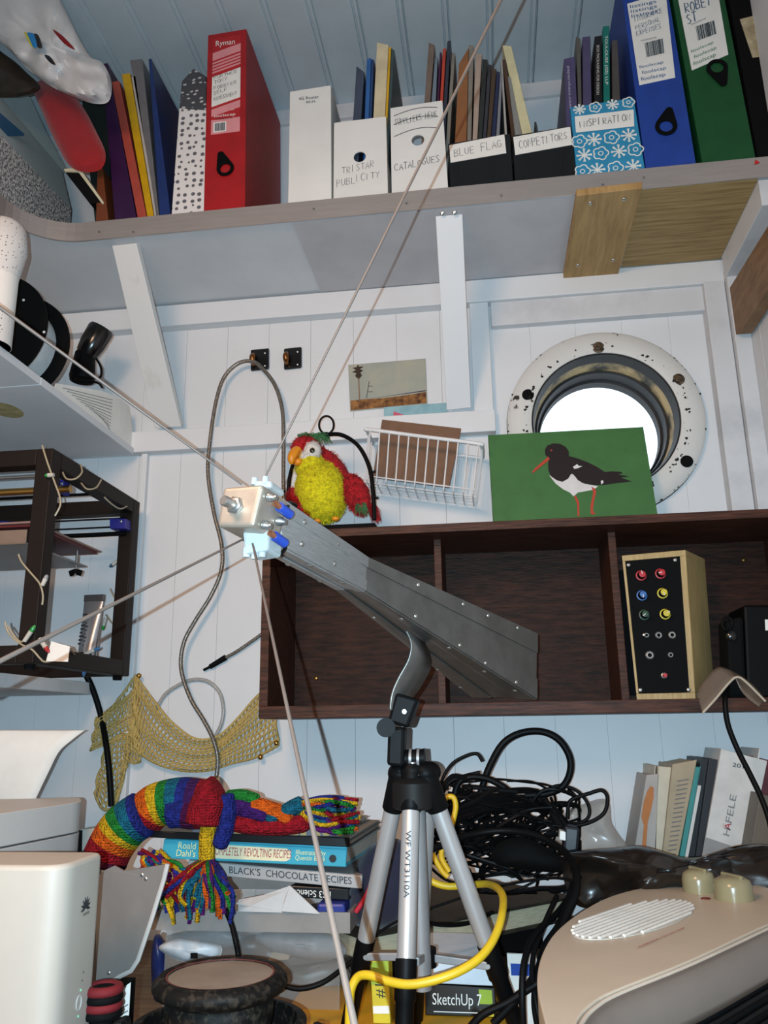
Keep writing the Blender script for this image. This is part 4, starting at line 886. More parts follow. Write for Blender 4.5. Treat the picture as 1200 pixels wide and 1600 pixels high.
MB().hexa(f + [q + Vector((0, .09, 0)) for q in f]).build('body', M_BLACK, t, bevel=.004)
f = [P(1140, 1092, 1.29), P(1168, 1092, 1.29), P(1162, 962, 1.29), P(1134, 968, 1.29)]
for q in f[:2]: q.z = za
MB().hexa(f + [q + Vector((0, .05, 0)) for q in f]).build('grip', M_BLACKM, t, bevel=.006)
MB().lathe([(.007, 0), (.007, .006), (.004, .008)], P(1142, 994, 1.29), (0, -1, 0), 20).build('knob', M_GLOSSB, t, smooth=True)
MB().tube([P(1136 + 8 * math.cos(a), 974 + 10 * math.sin(a), 1.287) for a in [2*PI*k/20 for k in range(20)]], .002, 8, closed=True).build('loop', M_BLACK, t, smooth=True)
MB().hexa([P(1196, 985, 1.299), P(1206, 985, 1.299), P(1205, 968, 1.299), P(1195, 968, 1.299)] + [P(1196, 985, 1.2995), P(1206, 985, 1.2995), P(1205, 968, 1.2995), P(1195, 968, 1.2995)]).build('paper_tag', M_PAPER, t)
M_FILM = mat('brown_film', '#8a7a6c', .18, alpha=.55, spec=.8)
t = thing('plastic_cover', 'bent translucent brown plastic cover perched on the cabinet edge', 'cover', P(1140, 1090, 1.24))
def ruled(top, bot, Yt, Yb, name, m, parent, th=.0015, n=6):
    a, b = pxpath(top, Yt, n), pxpath(bot, Yb, n); k = min(len(a), len(b))
    return MB().grid(lambda i, j: a[round(i * (k - 1))].lerp(b[round(i * (k - 1))], j), k, 5).build(name, m, parent, smooth=True, solid=th)
ruled([(1088, 1084), (1102, 1060), (1122, 1043), (1140, 1047)], [(1098, 1114), (1118, 1092), (1140, 1066), (1150, 1060)], 1.262, 1.232, 'flap', M_FILM, t)
ruled([(1140, 1047), (1160, 1058), (1178, 1072), (1196, 1092)], [(1150, 1060), (1158, 1078), (1170, 1092), (1186, 1104)], 1.262, 1.232, 'flap', M_FILM, t)
MB().tube(pxpath([(1098, 1114), (1118, 1092), (1140, 1066), (1152, 1058), (1166, 1066), (1196, 1096)], 1.230, 6), .0016, 6).build('edge', mat('film_edge', '#b9ab98', .25), t, smooth=True)
o = MB().tube(pxpath([(1137, 1062, 1.27), (1133, 1092, 1.238), (1137, 1130, 1.235), (1152, 1170, 1.23), (1172, 1210, 1.22), (1190, 1248, 1.21), (1204, 1290, 1.20), (1210, 1340, 1.19)], n=8), .0038, 10).build('power_lead', M_BLACK, smooth=True)
tag(o, 'thick black lead hanging from the cabinet in front of the white catalogue', 'cable')
# ================================================================== antenna on the tripod
M_AL = mat('brushed_aluminium', '#b0aeac', .4, metal=.55, col2='#9a9896', scale=60, stretch=(1, 1, 12), lo=.3, hi=.7)
M_ALD = mat('darkened_aluminium', '#73706c', .34, metal=.7, col2='#605d59', scale=40, lo=.3, hi=.7)  # darker than the waveguide metal: the horn's shade is put into the colour
M_ALW = mat('cast_aluminium_face', '#a89a8c', .42, metal=.55, col2='#978a7c', scale=80, lo=.3, hi=.7)
M_NYL = mat('clear_nylon', '#a9b0b0', .25, alpha=.7, spec=.6)
M_ROD = mat('rod_metal', '#5c5049', .5, metal=.2)
ant = thing('horn_antenna', 'riveted aluminium horn antenna with four long thin rods', 'antenna', P(610, 1100, .82))
st = []
for (rt, rb, lb), Y, w in ((((440, 780), (437, 852), (376, 840)), .540, .030), (((574, 871), (570, 923), (524, 919)), .72, .030), (((839, 990), (838, 1092), (738, 1088)), 1.0, .08)):
    dy = .385 * w / 2; RTp, RB_, LB_ = P(*rt, Y - dy), P(*rb, Y - dy), P(*lb, Y + dy); st.append((LB_, RB_, RTp, LB_ + RTp - RB_))
for k, nm in ((0, 'waveguide'), (1, 'horn')):
    a, b = st[k], st[k+1]; mb = MB()
    for i in range(4):
        j = (i + 1) % 4; q = [a[i], a[j], b[j], b[i]]; n = (q[1] - q[0]).cross(q[2] - q[0]).normalized() * .0012; mb.hexa(q + [p + n for p in q])
    sec = mb.build(nm, M_ALD if k else M_AL, ant)
    side, bot = Face(a[1], b[1], b[2], a[2], lift=0), Face(a[0], b[0], b[1], a[1], lift=0)
    cen = sum(list(a) + list(b), Vector()) / 8
    for fcx in (side, bot):
        if (fcx.c[0] - cen).dot(fcx.n) < 0: fcx.n = -fcx.n
        for b0, b1 in ((0, .30), (.70, 1.0)):
            q = [fcx.at(0, b0, .0002), fcx.at(1, b0, .0002), fcx.at(1, b1, .0002), fcx.at(0, b1, .0002)]; MB().hexa(q + [p + fcx.n * .0012 for p in q]).build('angle_strip', M_ALD if k else M_AL, sec)
    rs = ([(473, 816), (469, 850), (525, 850), (520, 881)], [(451, 879), (485, 880), (501, 905), (535, 907)]) if k == 0 else ([(652, 914), (648, 963), (722, 944), (717, 1008), (761, 962), (757, 1036), (807, 981), (805, 1066)], [(585, 963), (628, 965), (684, 1044), (702, 1010), (720, 1072), (757, 1047), (805, 1077)])
    for fcx, l in ((side, rs[0]), (bot, rs[1])):
        for px in l: MB().lathe([(.0024, 0), (.0021, .0008), (.001, .0013)], PP(px[0], px[1], fcx, .0014), fcx.n, 10).build('rivet', M_STEEL, sec, smooth=True)
axd = ((st[1][0] + st[1][2]) / 2 - (st[0][0] + st[0][2]) / 2).normalized()
ff = [P(338, 823, .503), P(395, 823, .493), P(411, 756, .493), P(348, 761, .503)]
hb = MB().hexa(ff + [q + axd * .040 for q in ff]).build('end_block', M_ALW, ant, bevel=.003, seg=3)
hf = Face(*ff)
c = PP(368, 790, hf); MB().lathe([(.0062, 0), (.0062, .002), (.0052, .003)], c, hf.n, 6).lathe([(.0035, .003), (.0035, .012), (.0028, .013)], c, hf.n, 16).build('front_bolt', M_STEEL, hb, smooth=True)
sf = Face(ff[1], ff[1] + axd * .04, ff[2] + axd * .04, ff[2])
for a, b in ((.25, .80), (.30, .15), (.75, .42)):
    MB().lathe([(.0034, 0), (.0034, .002), (.002, .004), (.002, .006)], sf.at(a, b), sf.n, 10).build('side_screw', M_STEEL, hb, smooth=True)
M_CRIMP = mat('crimp_blue', '#1c3a8c', .4)
for a, b, e in ((.55, .70, (458, 787, .56)), (.60, .02, (436, 846, .55))):
    c = sf.at(a, b, .003); d = (axd * .9 + sf.n * .2 + Vector((0, 0, -.15))).normalized()
    MB().cyl(c, c + d * .012, .0034, n=12).build('crimp_sleeve', M_CRIMP, ant, smooth=True)
    MB().cyl(c - d * .005, c, .0022, n=10).build('crimp_ring', mat('copper', '#b97a5a', .35, metal=.8), ant, smooth=True)
c = sf.at(.60, .02, .003) + axd * .011
MB().tube(spline([c, P(440, 838, .545), P(446, 852, .54), P(440, 864, .535), P(428, 862, .535), P(418, 856, .54)], 6), .0013, 8).build('lead', M_BLACK, ant, smooth=True)
c = sf.at(.55, .70, .003) + axd * .011
MB().tube(spline([c, P(452, 786, .56), P(462, 790, .58)], 6), .0016, 8).build('lead', M_BLACK, ant, smooth=True)
def block(px, Yt, name='terminal_block'):
    f = [P(a, b, Yt) for a, b in px]; o = MB().hexa(f + [q + axd * .022 for q in f]).build(name, M_NYL, ant, bevel=.002)
    return o
bl_ = block(((382, 866), (418, 860), (420, 826), (378, 830)), .512)
for px in ((386, 868), (399, 871), (410, 868)): MB().cyl(P(px[0], px[1] - 12, .516), P(px[0] - 1, px[1] + 3, .516), .0030, .0026, 12).build('terminal_screw', M_NYL, bl_, smooth=True)
bl2 = block(((395, 762), (424, 762), (424, 750), (396, 750)), .520)
for px in ((397, 752), (414, 750)): MB().cyl(P(px[0], px[1] + 6, .522), P(px[0] + 1, px[1] - 5, .522), .0026, .0022, 12).build('terminal_screw', M_NYL, bl2, smooth=True)
for s, e in (((409, 756, .525), (789, -12, .46)), ((378, 757, .52), (-20, 466, .42)), ((381, 842, .52), (-20, 1043, .33)), ((394, 846, .515), (556, 1612, .27))):
    a, b = P(*s), P(*e); MB().tube([a, b, b + (b - a) * .12], [.0007, .0012, .0012], 10).build('rod', M_ROD, ant, smooth=True)
Lp = pxpath([(634, 985), (642, 1005), (638, 1030), (622, 1060), (612, 1085), (609, 1110)], .80, 6); Rp = pxpath([(663, 1005), (673, 1030), (669, 1050), (655, 1075), (643, 1092), (640, 1106)], .842, 6)
MB().grid(lambda i, j: Lp[round(i * (len(Lp) - 1))].lerp(Rp[round(i * (len(Lp) - 1))], j), len(Lp), 3).build('bent_strap', M_ALD, ant, smooth=True, solid=.002)
# ================================================================== tripod
YT = .82
tp = thing('tripod', 'silver and black camera tripod carrying the antenna on the desk', 'tripod', V(P(648, 1230, YT).x, YT, ZD + .0345))
M_TSIL = mat('tripod_silver', '#b3b1b0', .34, metal=.55, vary=.03); M_TGREY = mat('tripod_grey', '#8f8d8d', .45, metal=.4)
hd = lambda l, Y, dp, nm, m=M_BLACK, bv=.003: MB().hexa([P(a, b, Y) for a, b in l] + [P(a, b, Y) + Vector((0, dp, 0)) for a, b in l]).build(nm, m, tp, bevel=bv)
q = hd(((605, 1128), (637, 1138), (654, 1092), (618, 1082)), YT - .018, .03, 'head_plate')
MB().lathe([(.0022, 0), (.0022, .002)], P(632, 1112, YT - .0185), (0, -1, 0), 10).build('screw', M_STEEL, q)
hd(((604, 1196), (630, 1199), (632, 1136), (606, 1136)), YT - .015, .026, 'tilt_arm')
MB().cyl(P(603, 1137, YT - .022), P(603, 1137, YT + .012), .009, n=20).build('tilt_knob', M_BLACK, tp, smooth=True)
MB().cyl(P(622, 1186, YT), P(664, 1184, YT), .0085, n=22).build('pan_barrel', M_BLACK, tp, smooth=True)
for k in (640, 652): MB().cyl(P(k, 1185, YT), P(k + 4, 1185, YT), .0095, n=22).build('barrel_ring', M_TGREY, tp, smooth=True)
c = P(645, 1213, YT)
MB().lathe([(.012, -.002), (.012, .002), (.0085, .003), (.0085, .013), (.010, .014)], c, n=24, cap=True).build('collar', mat('knurled_chrome', '#a4a4a6', .25, metal=.9), tp, smooth=True)
MB().lathe([(.016, -.030), (.020, -.028), (.020, -.006), (.014, -.001)], c, n=32).build('shoulder', mat('shoulder_grey', '#161514', .55, spec=.2), tp, smooth=True)
def leg(top, mid, Yt, Ym, r, nm='leg', txt=False):
    a, b = P(*top, Yt), P(*mid, Ym); d = (b - a).normalized()
    MB().lathe([(r * 1.25, -.004), (r * 1.25, .035), (r * 1.08, .037)], a - d * .034, d, 22).ell(a - d * .034, (r * 1.45, r * 1.3, r * 1.3)).build('hinge_sleeve', M_BLACK, tp, smooth=True)
    up = MB().cyl(a, b, r, n=24).build(nm, M_TSIL, tp, smooth=True)
    s = (b.z - (ZD + .0355 + CZ)) / -d.z; e = b + d * (s - .004)
    MB().lathe([(r * 1.12, -.012), (r * 1.12, .018), (r * .95, .02), (r * .9, s - .014), (r * .6, s - .012)], b, d, 22).build('lower_leg', M_BLACK, tp, smooth=True)
    MB().ell(e, (r * .9, r * .9, .006)).build('foot', M_BLACKM, tp, smooth=True)
    return a, b, d
leg((614, 1262), (568, 1486), YT + .012, YT + .045, .0083)
leg((668, 1258), (656, 1480), YT + .03, YT + .085, .0080)
leg((684, 1262), (768, 1495), YT + .005, YT + .025, .0085)
a, b, d = leg((642, 1263), (634, 1524), YT - .012, YT - .055, .0083)
u = d.cross(Vector((0, 1, 0))).normalized(); nn = u.cross(d).normalized()
nn = nn if nn.y < 0 else -nn; c = a.lerp(b, .16) + nn * .0086
tf = Face(c, c + d * .1, c + d * .1 - u * .01, c - u * .01) if u.x < 0 else Face(c, c + d * .1, c + d * .1 + u * .01, c + u * .01)
tf = Face(c + Vector((-.004, 0, 0)), c + d * .1 + Vector((-.004, 0, 0)), c + d * .1 + Vector((.006, 0, 0)), c + Vector((.006, 0, 0)))
if tf.n.y > 0: tf.n = -tf.n
mb = MB(); text_mesh(mb, 'WF WT3110A', tf, .0, .1, .0050, .056); tag(mb.build('lettering', M_INK, tp), None, kind='stuff')
hub = P(662, 1488, YT + .03)
MB().cyl(hub + Vector((0, 0, .004)), hub - Vector((0, 0, .012)), .012, n=18).build('brace_hub', M_BLACK, tp, smooth=True)
for x, y, Y in ((572, 1488, YT + .04), (762, 1502, YT + .02), (650, 1496, YT - .035)):
    e = P(x, y, Y); d = e - hub; n = d.cross(Vector((0, 0, 1))).normalized()
    bt = MB().hexa([hub + n*.003 - Vector((0, 0, .007)), e + n*.003 - Vector((0, 0, .007)), e + n*.003, hub + n*.003, hub - n*.003 - Vector((0, 0, .007)), e - n*.003 - Vector((0, 0, .007)), e - n*.003, hub - n*.003]).build('brace', M_TGREY, tp, bevel=.001)
    MB().lathe([(.0022, 0), (.0022, .001)], e + Vector((0, -.0035, -.0035)), (0, -1, 0), 10).build('brace_pin', M_STEEL, bt)
MB().cyl(P(650, 1262, YT + .01), P(660, 1545, YT + .02), .009, n=20).build('centre_column', M_TGREY, tp, smooth=True)
# ================================================================== 3D printer
M_FRM = mat('printer_frame', '#1c1512', .55, vary=.1, spec=.2)
X1, X0, Y0, Y1, Z0, Z1 = -.633, -.985, 1.074, 1.382, .094, .409
pr = thing('desktop_3d_printer', 'black box framed desktop 3D printer strung with fairy lights', '3D printer', V((X0 + X1) / 2, (Y0 + Y1) / 2, .087))
w = .0255
for xa in (X0, X1 - w):
    for ya in (Y0, Y1 - w): MB().bb(V(xa, ya, Z0), V(xa + w, ya + w, Z1)).build('frame_post', M_FRM, pr, bevel=.0015)
    MB().bb(V(xa, Y0 + w, Z1 - w), V(xa + w, Y1 - w, Z1)).build('frame_bar', M_FRM, pr, bevel=.0015)
    MB().bb(V(xa, Y0 + w, Z0), V(xa + w, Y1 - w, Z0 + w)).build('frame_bar', M_FRM, pr, bevel=.0015)
for ya in (Y0, Y1 - w):
    MB().bb(V(X0 + w, ya, Z1 - w), V(X1 - w, ya + w, Z1)).build('frame_bar', M_FRM, pr, bevel=.0015)
    MB().bb(V(X0 + w, ya, Z0), V(X1 - w, ya + w, Z0 + w)).build('frame_bar', M_FRM, pr, bevel=.0015)
for xa, ya in ((X0 + .01, Y0 + .02), (X1 - .012, Y1 - .02), (X0 + .01, Y1 - .02), (X1 - .016, Y0 + .02)): MB().lathe([(.007, -.0075), (.008, 0)], V(xa, ya, Z0), n=14).build('foot', M_BLACKM, pr)
for px, Y, r, m in ((745, 1.14, .003, M_STEEL), (768, 1.14, .0055, M_BRASS), (778, 1.20, .0025, M_BLACK)): MB().cyl(Vector((X0 + .01, Y, P(30, px, Y).z)), Vector((X1 - .004, Y, P(30, px, Y).z)), r, n=12).build('guide_rod', m, pr, smooth=True)
for px, r in ((812, .0014), (825, .0014), (836, .0042)): MB().cyl(Vector((X0 + .01, Y1 - .03, P(140, px, Y1 - .03).z)), Vector((X1 - .01, Y1 - .03, P(140, px, Y1 - .03).z)), r, n=12).build('guide_rod', M_BLACK, pr, smooth=True)
M_PBL = mat('printed_blue', '#24247e', .5)
for l, Y, dp in ((((171, 826), (197, 826), (197, 810), (171, 810)), Y1 - .045, .03), (((-10, 826), (24, 826), (22, 815), (-10, 813)), 1.25, .03), (((90, 770), (99, 770), (100, 750), (91, 748)), 1.17, .02)):
    f = [P(a, b, Y) for a, b in l]; bk_ = MB().hexa(f + [q + Vector((0, dp, 0)) for q in f]).build('carriage_block', M_PBL, pr, bevel=.0015); screw(bk_, f[0].lerp(f[2], .7) + Vector((0, -.0002, 0)), r=.0025)
xb = -.668; pa, pb = PX(84, 829, xb), PX(152, 866, xb); zbm = (pa.z + pb.z) / 2
M_BED = mat('bed_red', '#5a1d20', .5); M_BEDE = mat('bed_edge', '#8d6f66', .5)
MB().bb((-.95, pa.y - .06, zbm - .004), (xb, pb.y, zbm)).build('heated_bed', M_BED, pr, bevel=.001)
MB().bb((-.955, pa.y - .065, zbm), (xb + .004, pb.y + .004, zbm + .003)).build('build_plate', M_BEDE, pr, bevel=.001)
MB().bb((-.94, pa.y - .06, zbm - .030), (xb - .008, pb.y - .02, zbm - .027)).build('bed_carriage', M_TGREY, pr, bevel=.001)
MB().bb((-.94, pa.y - .06, zbm - .030), (xb - .008, pa.y - .057, zbm - .008)).build('carriage_lip', mat('bed_lip', '#7d6a5c', .5), pr, bevel=.001)
c = Vector((xb - .018, pb.y - .035, zbm))
sc_ = MB().cyl(c - Vector((0, 0, .045)), c, .002, n=10).build('levelling_screw', M_STEEL, pr, smooth=True)
MB().cyl(c - Vector((0, 0, .044)), c - Vector((0, 0, .036)), .004, n=10).box(c + Vector((.007, 0, -.042)), (.008, .002, .010), RT('Y', 20)).box(c + Vector((-.007, 0, -.042)), (.008, .002, .010), RT('Y', -20)).build('wing_nut', M_BLACK, sc_)
t = thing('glue_tube', 'crimped silver metal tube of glue standing on the printer base', 'tube', Vector((P(137, 1022, 1.33).x, 1.33, V(0, 0, Z0 + w).z)))
b0 = Vector((P(137, 1022, 1.31).x, 1.31, V(0, 0, Z0 + w).z)); tz = P(137, 935, 1.31).z - b0.z
M_TUBE = mat('tube_metal', '#a9a9ad', .25, metal=.85)
mb = MB().grid(lambda a, b: b0 + Vector(((.0165 * (1 - b) + .0175 * b) * math.cos(2*PI*a) + .004 * b, (.0135 * (1 - b) + .0012 * b) * math.sin(2*PI*a), tz * b)), 28, 12, closed_u=True)
body = mb.build('tube_body', M_TUBE, t, smooth=True)
MB().box(b0 + Vector((.004, 0, tz)), (.036, .004, .012)).build('crimp', mat('crimp_dark', '#3b3a3c', .4), t, bevel=.001)
MB().lathe([(.0150, 0), (.0150, .010)], b0, n=20).build('cap', M_BLACK, t, smooth=True)
tf = Face(b0 + Vector((-.013, -.0142, .02)), b0 + Vector((.0, -.0155, .02)), b0 + Vector((.002, -.0075, tz * .8)), b0 + Vector((-.011, -.0065, tz * .8)))
mb = MB()
for k in range(9): tf.quad(mb, .1, .04 + .10 * k, .5 + .4 * ((k * 7) % 3) / 3, .09 + .10 * k)
tag(mb.build('print', M_INK, body), None, kind='stuff')
f = [P(72, 1033, 1.062), P(106, 1034, 1.062), P(109, 1010, 1.066), P(80, 1002, 1.068)]
o = MB().hexa(f + [q + Vector((0, .0008, 0)) for q in f]).build('paper_label', M_PAPER); tag(o, 'small cream paper tag hanging on the fairy light wire', 'label')
fl_ = thing('fairy_lights', 'string of unlit fairy lights with coloured tips wound on the printer frame', 'lights', V(-.66, 1.1, .2))
M_FW_ = mat('light_wire', '#a69a80', .4)
yw = Y0 - .004
wires = ([(66, 696, yw), (75, 725, yw), (86, 755, yw), (93, 775, yw), (94, 790, yw), (86, 806, yw)], [(29, 866, yw), (34, 878, yw), (48, 895, yw), (62, 912, yw), (67, 930, yw), (66, 945, yw)], [(8, 972, yw), (14, 990, yw), (32, 1006, yw), (50, 1015, yw), (62, 1028, yw), (70, 1034, yw), (85, 1032, yw)], [(12, 978, yw), (26, 998, yw), (36, 1002, yw), (48, 985, yw)],
    [(98, 738, 1.11), (104, 748, 1.10), (118, 748, 1.10), (128, 738, 1.11), (126, 726, 1.13)], [(127, 755, 1.16), (136, 764, 1.15), (150, 762, 1.16), (158, 750, 1.19)], [(163, 777, 1.22), (175, 788, 1.24), (188, 795, 1.28), (200, 790, 1.34), (208, 786, 1.37)], [(175, 885, 1.375), (184, 876, 1.372), (192, 873, 1.37), (198, 880, 1.37), (202, 892, 1.375)],
    [(172, 920, 1.372), (180, 935, 1.37), (192, 942, 1.37), (194, 950, 1.372)], [(110, 1012, 1.12), (118, 1024, 1.20), (130, 1026, 1.28), (150, 1028, 1.3), (172, 1032, 1.34), (186, 1040, 1.37)], [(165, 960, 1.37), (176, 975, 1.37), (188, 985, 1.372), (186, 998, 1.374)], [(132, 1026, 1.26), (131, 1040, 1.26), (131, 1056, 1.26)], [(176, 1034, 1.36), (186, 1022, 1.37), (187, 1015, 1.375)])
for l in wires: MB().tube(pxpath(l, n=6), .0013, 6).build('wire', M_FW_, fl_, smooth=True)
for (x0, y0), (x1, y1), Y, col in (((84, 742), (70, 743), yw - .002, '#2f8f45'), ((190, 795), (209, 784), 1.368, '#2f8f45'), ((184, 876), (171, 886), 1.368, '#3c5a78'), ((38, 1002), (55, 977), yw - .002, '#2f8f45'), ((62, 998), (77, 1020), yw - .006, '#a3282a'), ((174, 1033), (194, 1043), 1.37, '#b5b833'), ((131, 1030), (131, 1057), 1.255, '#3c6a92'), ((66, 915), (74, 898), yw - .002, '#8d9094'), ((132, 1022), (158, 1012), 1.29, '#3c6a92'), ((165, 965), (160, 985), 1.36, '#2f8f45')):
    a, b = P(x0, y0, Y), P(x1, y1, Y); q = a.lerp(b, .62)
    bb = MB().cyl(a, q, .0030, .0034, 10).build('bulb_holder', mat('bulb_holder', '#bdb9ae', .5), fl_, smooth=True)
    MB().tube([q, q.lerp(b, .6), b], [.0032, .003, .0012], 10).build('bulb_tip', mat('m_' + col, col, .2), bb, smooth=True)
t = thing('printer_lead', 'black lead running down the wall from the 3D printer', 'cable', P(172, 1262, W))
MB().tube(pxpath([(134, 1054, 1.40), (146, 1080, 1.41), (158, 1120, 1.42), (166, 1165, 1.405), (171, 1210, 1.40), (174, 1260, 1.40)], n=8), .0052, 10).build('sheath', M_BLACK, t, smooth=True)
for dx, col in ((-2, '#2a5f9a'), (2, '#8a6a3a'), (6, '#8b7a4a')): MB().tube(pxpath([(174, 1258, 1.40), (175 + dx * .6, 1272, 1.40), (177 + dx * 2, 1292, 1.395)], n=5), .0013, 6).build('core', mat('m_' + col, col, .5), t, smooth=True)
# ================================================================== on the desk: left
zd = ZD + CZ
def footprint(name, m, parent, pts, z0, z1, bevel=.003, seg=3):
    return MB().prism([Vector((p.x, p.y, z0)) for p in pts], (0, 0, z1 - z0)).build(name, m, parent, bevel=bevel, seg=seg, smooth=True)
def round_poly(pts, r, n=5):
    out = []; L = len(pts)
    for i in range(L):
        p, a, b = pts[i], pts[i-1], pts[(i+1) % L]; rr = r[i] if isinstance(r, (list, tuple)) else r
        u, v = (a - p).normalized() * rr, (b - p).normalized() * rr
        for k in range(n + 1):
            t = k / n; out.append((p + u) * (1-t)**2 + p * 2*t*(1-t) + (p + v) * t*t)
    return out
# ---- inkjet printer with a sheet of paper
t = thing('inkjet_printer', 'white inkjet printer behind the tower router', 'printer', V(-.6, 1.0, ZD))
C1 = P(128, 1253, 1.06); zt = C1.z - CZ
L1 = PZ(-40, 1277, zt); B1 = PZ(125, 1246, zt); B2 = PZ(-60, 1250, zt); B1.y = min(B1.y, 1.2); B2.y = min(B2.y, 1.25); B2.x = max(B2.x, XL + .02); L1.x = max(L1.x, XL + .02)
fp = round_poly([L1, C1, B1, B2], [.01, .02, .01, .01])
M_PRW = mat('printer_white', '#c7c4c0', .5, vary=.02)
footprint('lid', M_PRW, t, fp, C1.z - .036, C1.z); footprint('body', mat('printer_white_low', '#b9b7b5', .5, vary=.02), t, fp, zd + .001, C1.z - .038)
f = [P(120, 1340, 1.10), P(146, 1340, 1.10), P(148, 1294, 1.10), P(122, 1296, 1.10)]; 
t2 = thing('power_block', 'grey plastic box with dark slot behind the inkjet printer', 'box', Vector((f[0].x, 1.12, zd)))
for q in f[:2]: q.z = zd + .001
MB().hexa(f + [q + Vector((0, .03, 0)) for q in f]).build('case', mat('grey_box', '#a8a49c', .5), t2, bevel=.002)
MB().hexa([P(122, 1330, 1.0985), P(128, 1330, 1.0985), P(129, 1297, 1.0985), P(123, 1297, 1.0985)] + [P(122, 1330, 1.0995), P(128, 1330, 1.0995), P(129, 1297, 1.0995), P(123, 1297, 1.0995)]).build('slot', M_BLACKM, t2)
R_e = pxpath([(118, 1141), (104, 1156), (88, 1175), (74, 1208), (54, 1252)], 1.17, 6); L_e = pxpath([(-50, 1141), (-52, 1156), (-54, 1175), (-56, 1208), (-58, 1252)], 1.17, 6)
def pap(i, j):
    p = L_e[round(j * (len(L_e) - 1))].lerp(R_e[round(j * (len(L_e) - 1))], i); p.y += .03 * (1 - j) ** 2 - .04 * (1 - j) * (1 - i); return p
o = MB().grid(pap, 8, len(R_e)).build('paper_sheet', M_PAPER, smooth=True, solid=.0006); tag(o, 'curled blank sheet of white paper standing in the inkjet printer', 'paper')
# ---- router
rt = thing('tower_router', 'white rounded tower router with a petal emblem', 'router', V(P(60, 1500, .68).x, .7, ZD))
c1 = P(100, 1353, .66); zr = c1.z - CZ; b1 = PZ(164, 1331, zr); l1 = Vector((c1.x - .14, c1.y, c1.z)); b2 = b1 + (l1 - c1)
M_RTR = mat('router_white', '#b3aba0', .42, vary=.015)
fp = round_poly([l1, c1, b1, b2], [.01, .022, .012, .01], 7)
bd = footprint('body', M_RTR, rt, fp, zd + .001, c1.z, .004)
rf = Face(Vector((c1.x, c1.y, zd)), Vector((b1.x, b1.y, zd)), b1, c1)
def on_r(x, y, h=.0006): return PP(x, y, rf, h)
u = (b1 - c1).normalized(); c = on_r(133, 1418)
for k in range(8):
    a = math.radians(-12 + k * 29.2); d = u * math.cos(a) + Vector((0, 0, 1)) * math.sin(a); MB().tube([c, c + d * .004, c + d * .0085], [.0004, .0013, .0004], 6, flat=rf.n).build('emblem_petal', M_INK, bd)
h_ = on_r(127, 1432); mb = MB(); text_mesh(mb, 'HUAWEI', Face(h_, h_ + u * .1, h_ + u * .1 + Vector((0, 0, .1)), h_ + Vector((0, 0, .1))), 0, 0, .0025, .011); tag(mb.build('lettering', M_INK, bd), None, kind='stuff')
for px, m in (((129, 1519), M_INKL), ((127, 1532), M_INKL), ((125, 1547), mat('led_green', '#7fd8b0', .4, emit=('#7fd8b0', .6))), ((121, 1588), MATS.get('led_green') or M_INKL)):
    MB().lathe([(.0009, 0), (.0009, .0004)], on_r(*px), rf.n, 8).build('indicator', m if m else M_INKL, bd)
MB().tube([on_r(122, 1567) + u * .0045 * math.cos(a) + Vector((0, 0, .0055)) * math.sin(a) for a in [2*PI*k/20 for k in range(20)]], .0004, 5, closed=True).build('button', M_PRW, bd, smooth=True)
# ---- translucent grey lid, rope coil, printed note
M_GLID = mat('grey_translucent', '#7a7672', .3, alpha=.93, spec=.6)
t = thing('plastic_tray', 'translucent grey plastic tray propped beside the router', 'tray', V(-.33, .84, ZD))
ol = [(150, 1372), (163, 1360), (178, 1353), (193, 1361), (262, 1350), (256, 1375), (236, 1440), (216, 1500), (206, 1516), (190, 1524), (150, 1548), (150, 1460)]
yl_ = lambda x, y: .80 + (262 - x) * .0004 + (1350 - y) * .0001
pl = [P(a, b, yl_(a, b)) for a, b in ol]; pl[-2] = pl[-2]
MB().prism(pl, (.0, .003, 0)).build('sheet', M_GLID, t)
MB().tube([P(a, b, yl_(a, b) - .002) for a, b in ol[4:11]], .0022, 6).build('rim', mat('grey_rim', '#b3afaa', .3), t, smooth=True)
for px in ((222, 1367), (228, 1373), (170, 1520)): MB().ell(P(px[0], px[1], yl_(*px) - .001), (.002, .001, .002)).build('stud', M_STEEL, t, smooth=True)
MB().hexa([P(156, 1468, .835), P(163, 1466, .835), P(181, 1426, .828), P(157, 1434, .835)] + [P(156, 1468, .836), P(163, 1466, .836), P(181, 1426, .829), P(157, 1434, .836)]).build('sticker', mat('sticker_green', '#8fa84a', .7), t)
pl_z = min(q.z for q in pl)
MB().bb((P(152, 1540, .86).x, .80, zd + .001), (P(205, 1540, .86).x, .87, pl_z)).build('stand', M_BLACKM, t)
t = thing('rope_coaster', 'coiled red and black rope coaster beside the router', 'coaster', V(P(166, 1560, .73).x, .73, ZD))
c = P(162, 1545, .735)
for k, m in ((0, 'red'), (1, 'black'), (2, 'red'), (3, 'black')):
    MB().tube([c + Vector((.0125 * math.cos(a), .0125 * math.sin(a), -.006 * k)) for a in [2*PI*j/28 for j in range(28)]], .0042, 8, closed=True).build('coil', mat('rope_red', '#6d1018', .8) if m == 'red' else M_BLACKM, t, smooth=True)
MB().lathe([(.009, zd - c.z + .001), (.009, .002)], c, n=20).build('core', M_BLACKM, t)
f = [P(184, 1605, .78), P(200, 1605, .78), P(204, 1535, .80), P(190, 1545, .80)]
t = thing('printed_note', 'white printed note standing by the plastic lid', 'paper', Vector((f[0].x, .79, zd)))
for q in f[:2]: q.z = zd + .001
MB().hexa(f + [q + Vector((0, .001, 0)) for q in f]).build('sheet', M_PAPER, t); nf = Face(*f); mb = MB()
for k in range(12): nf.quad(mb, .2, .35 + .045 * k, .9, .36 + .045 * k)
tag(mb.build('print_lines', M_INKL, t), None, kind='stuff')
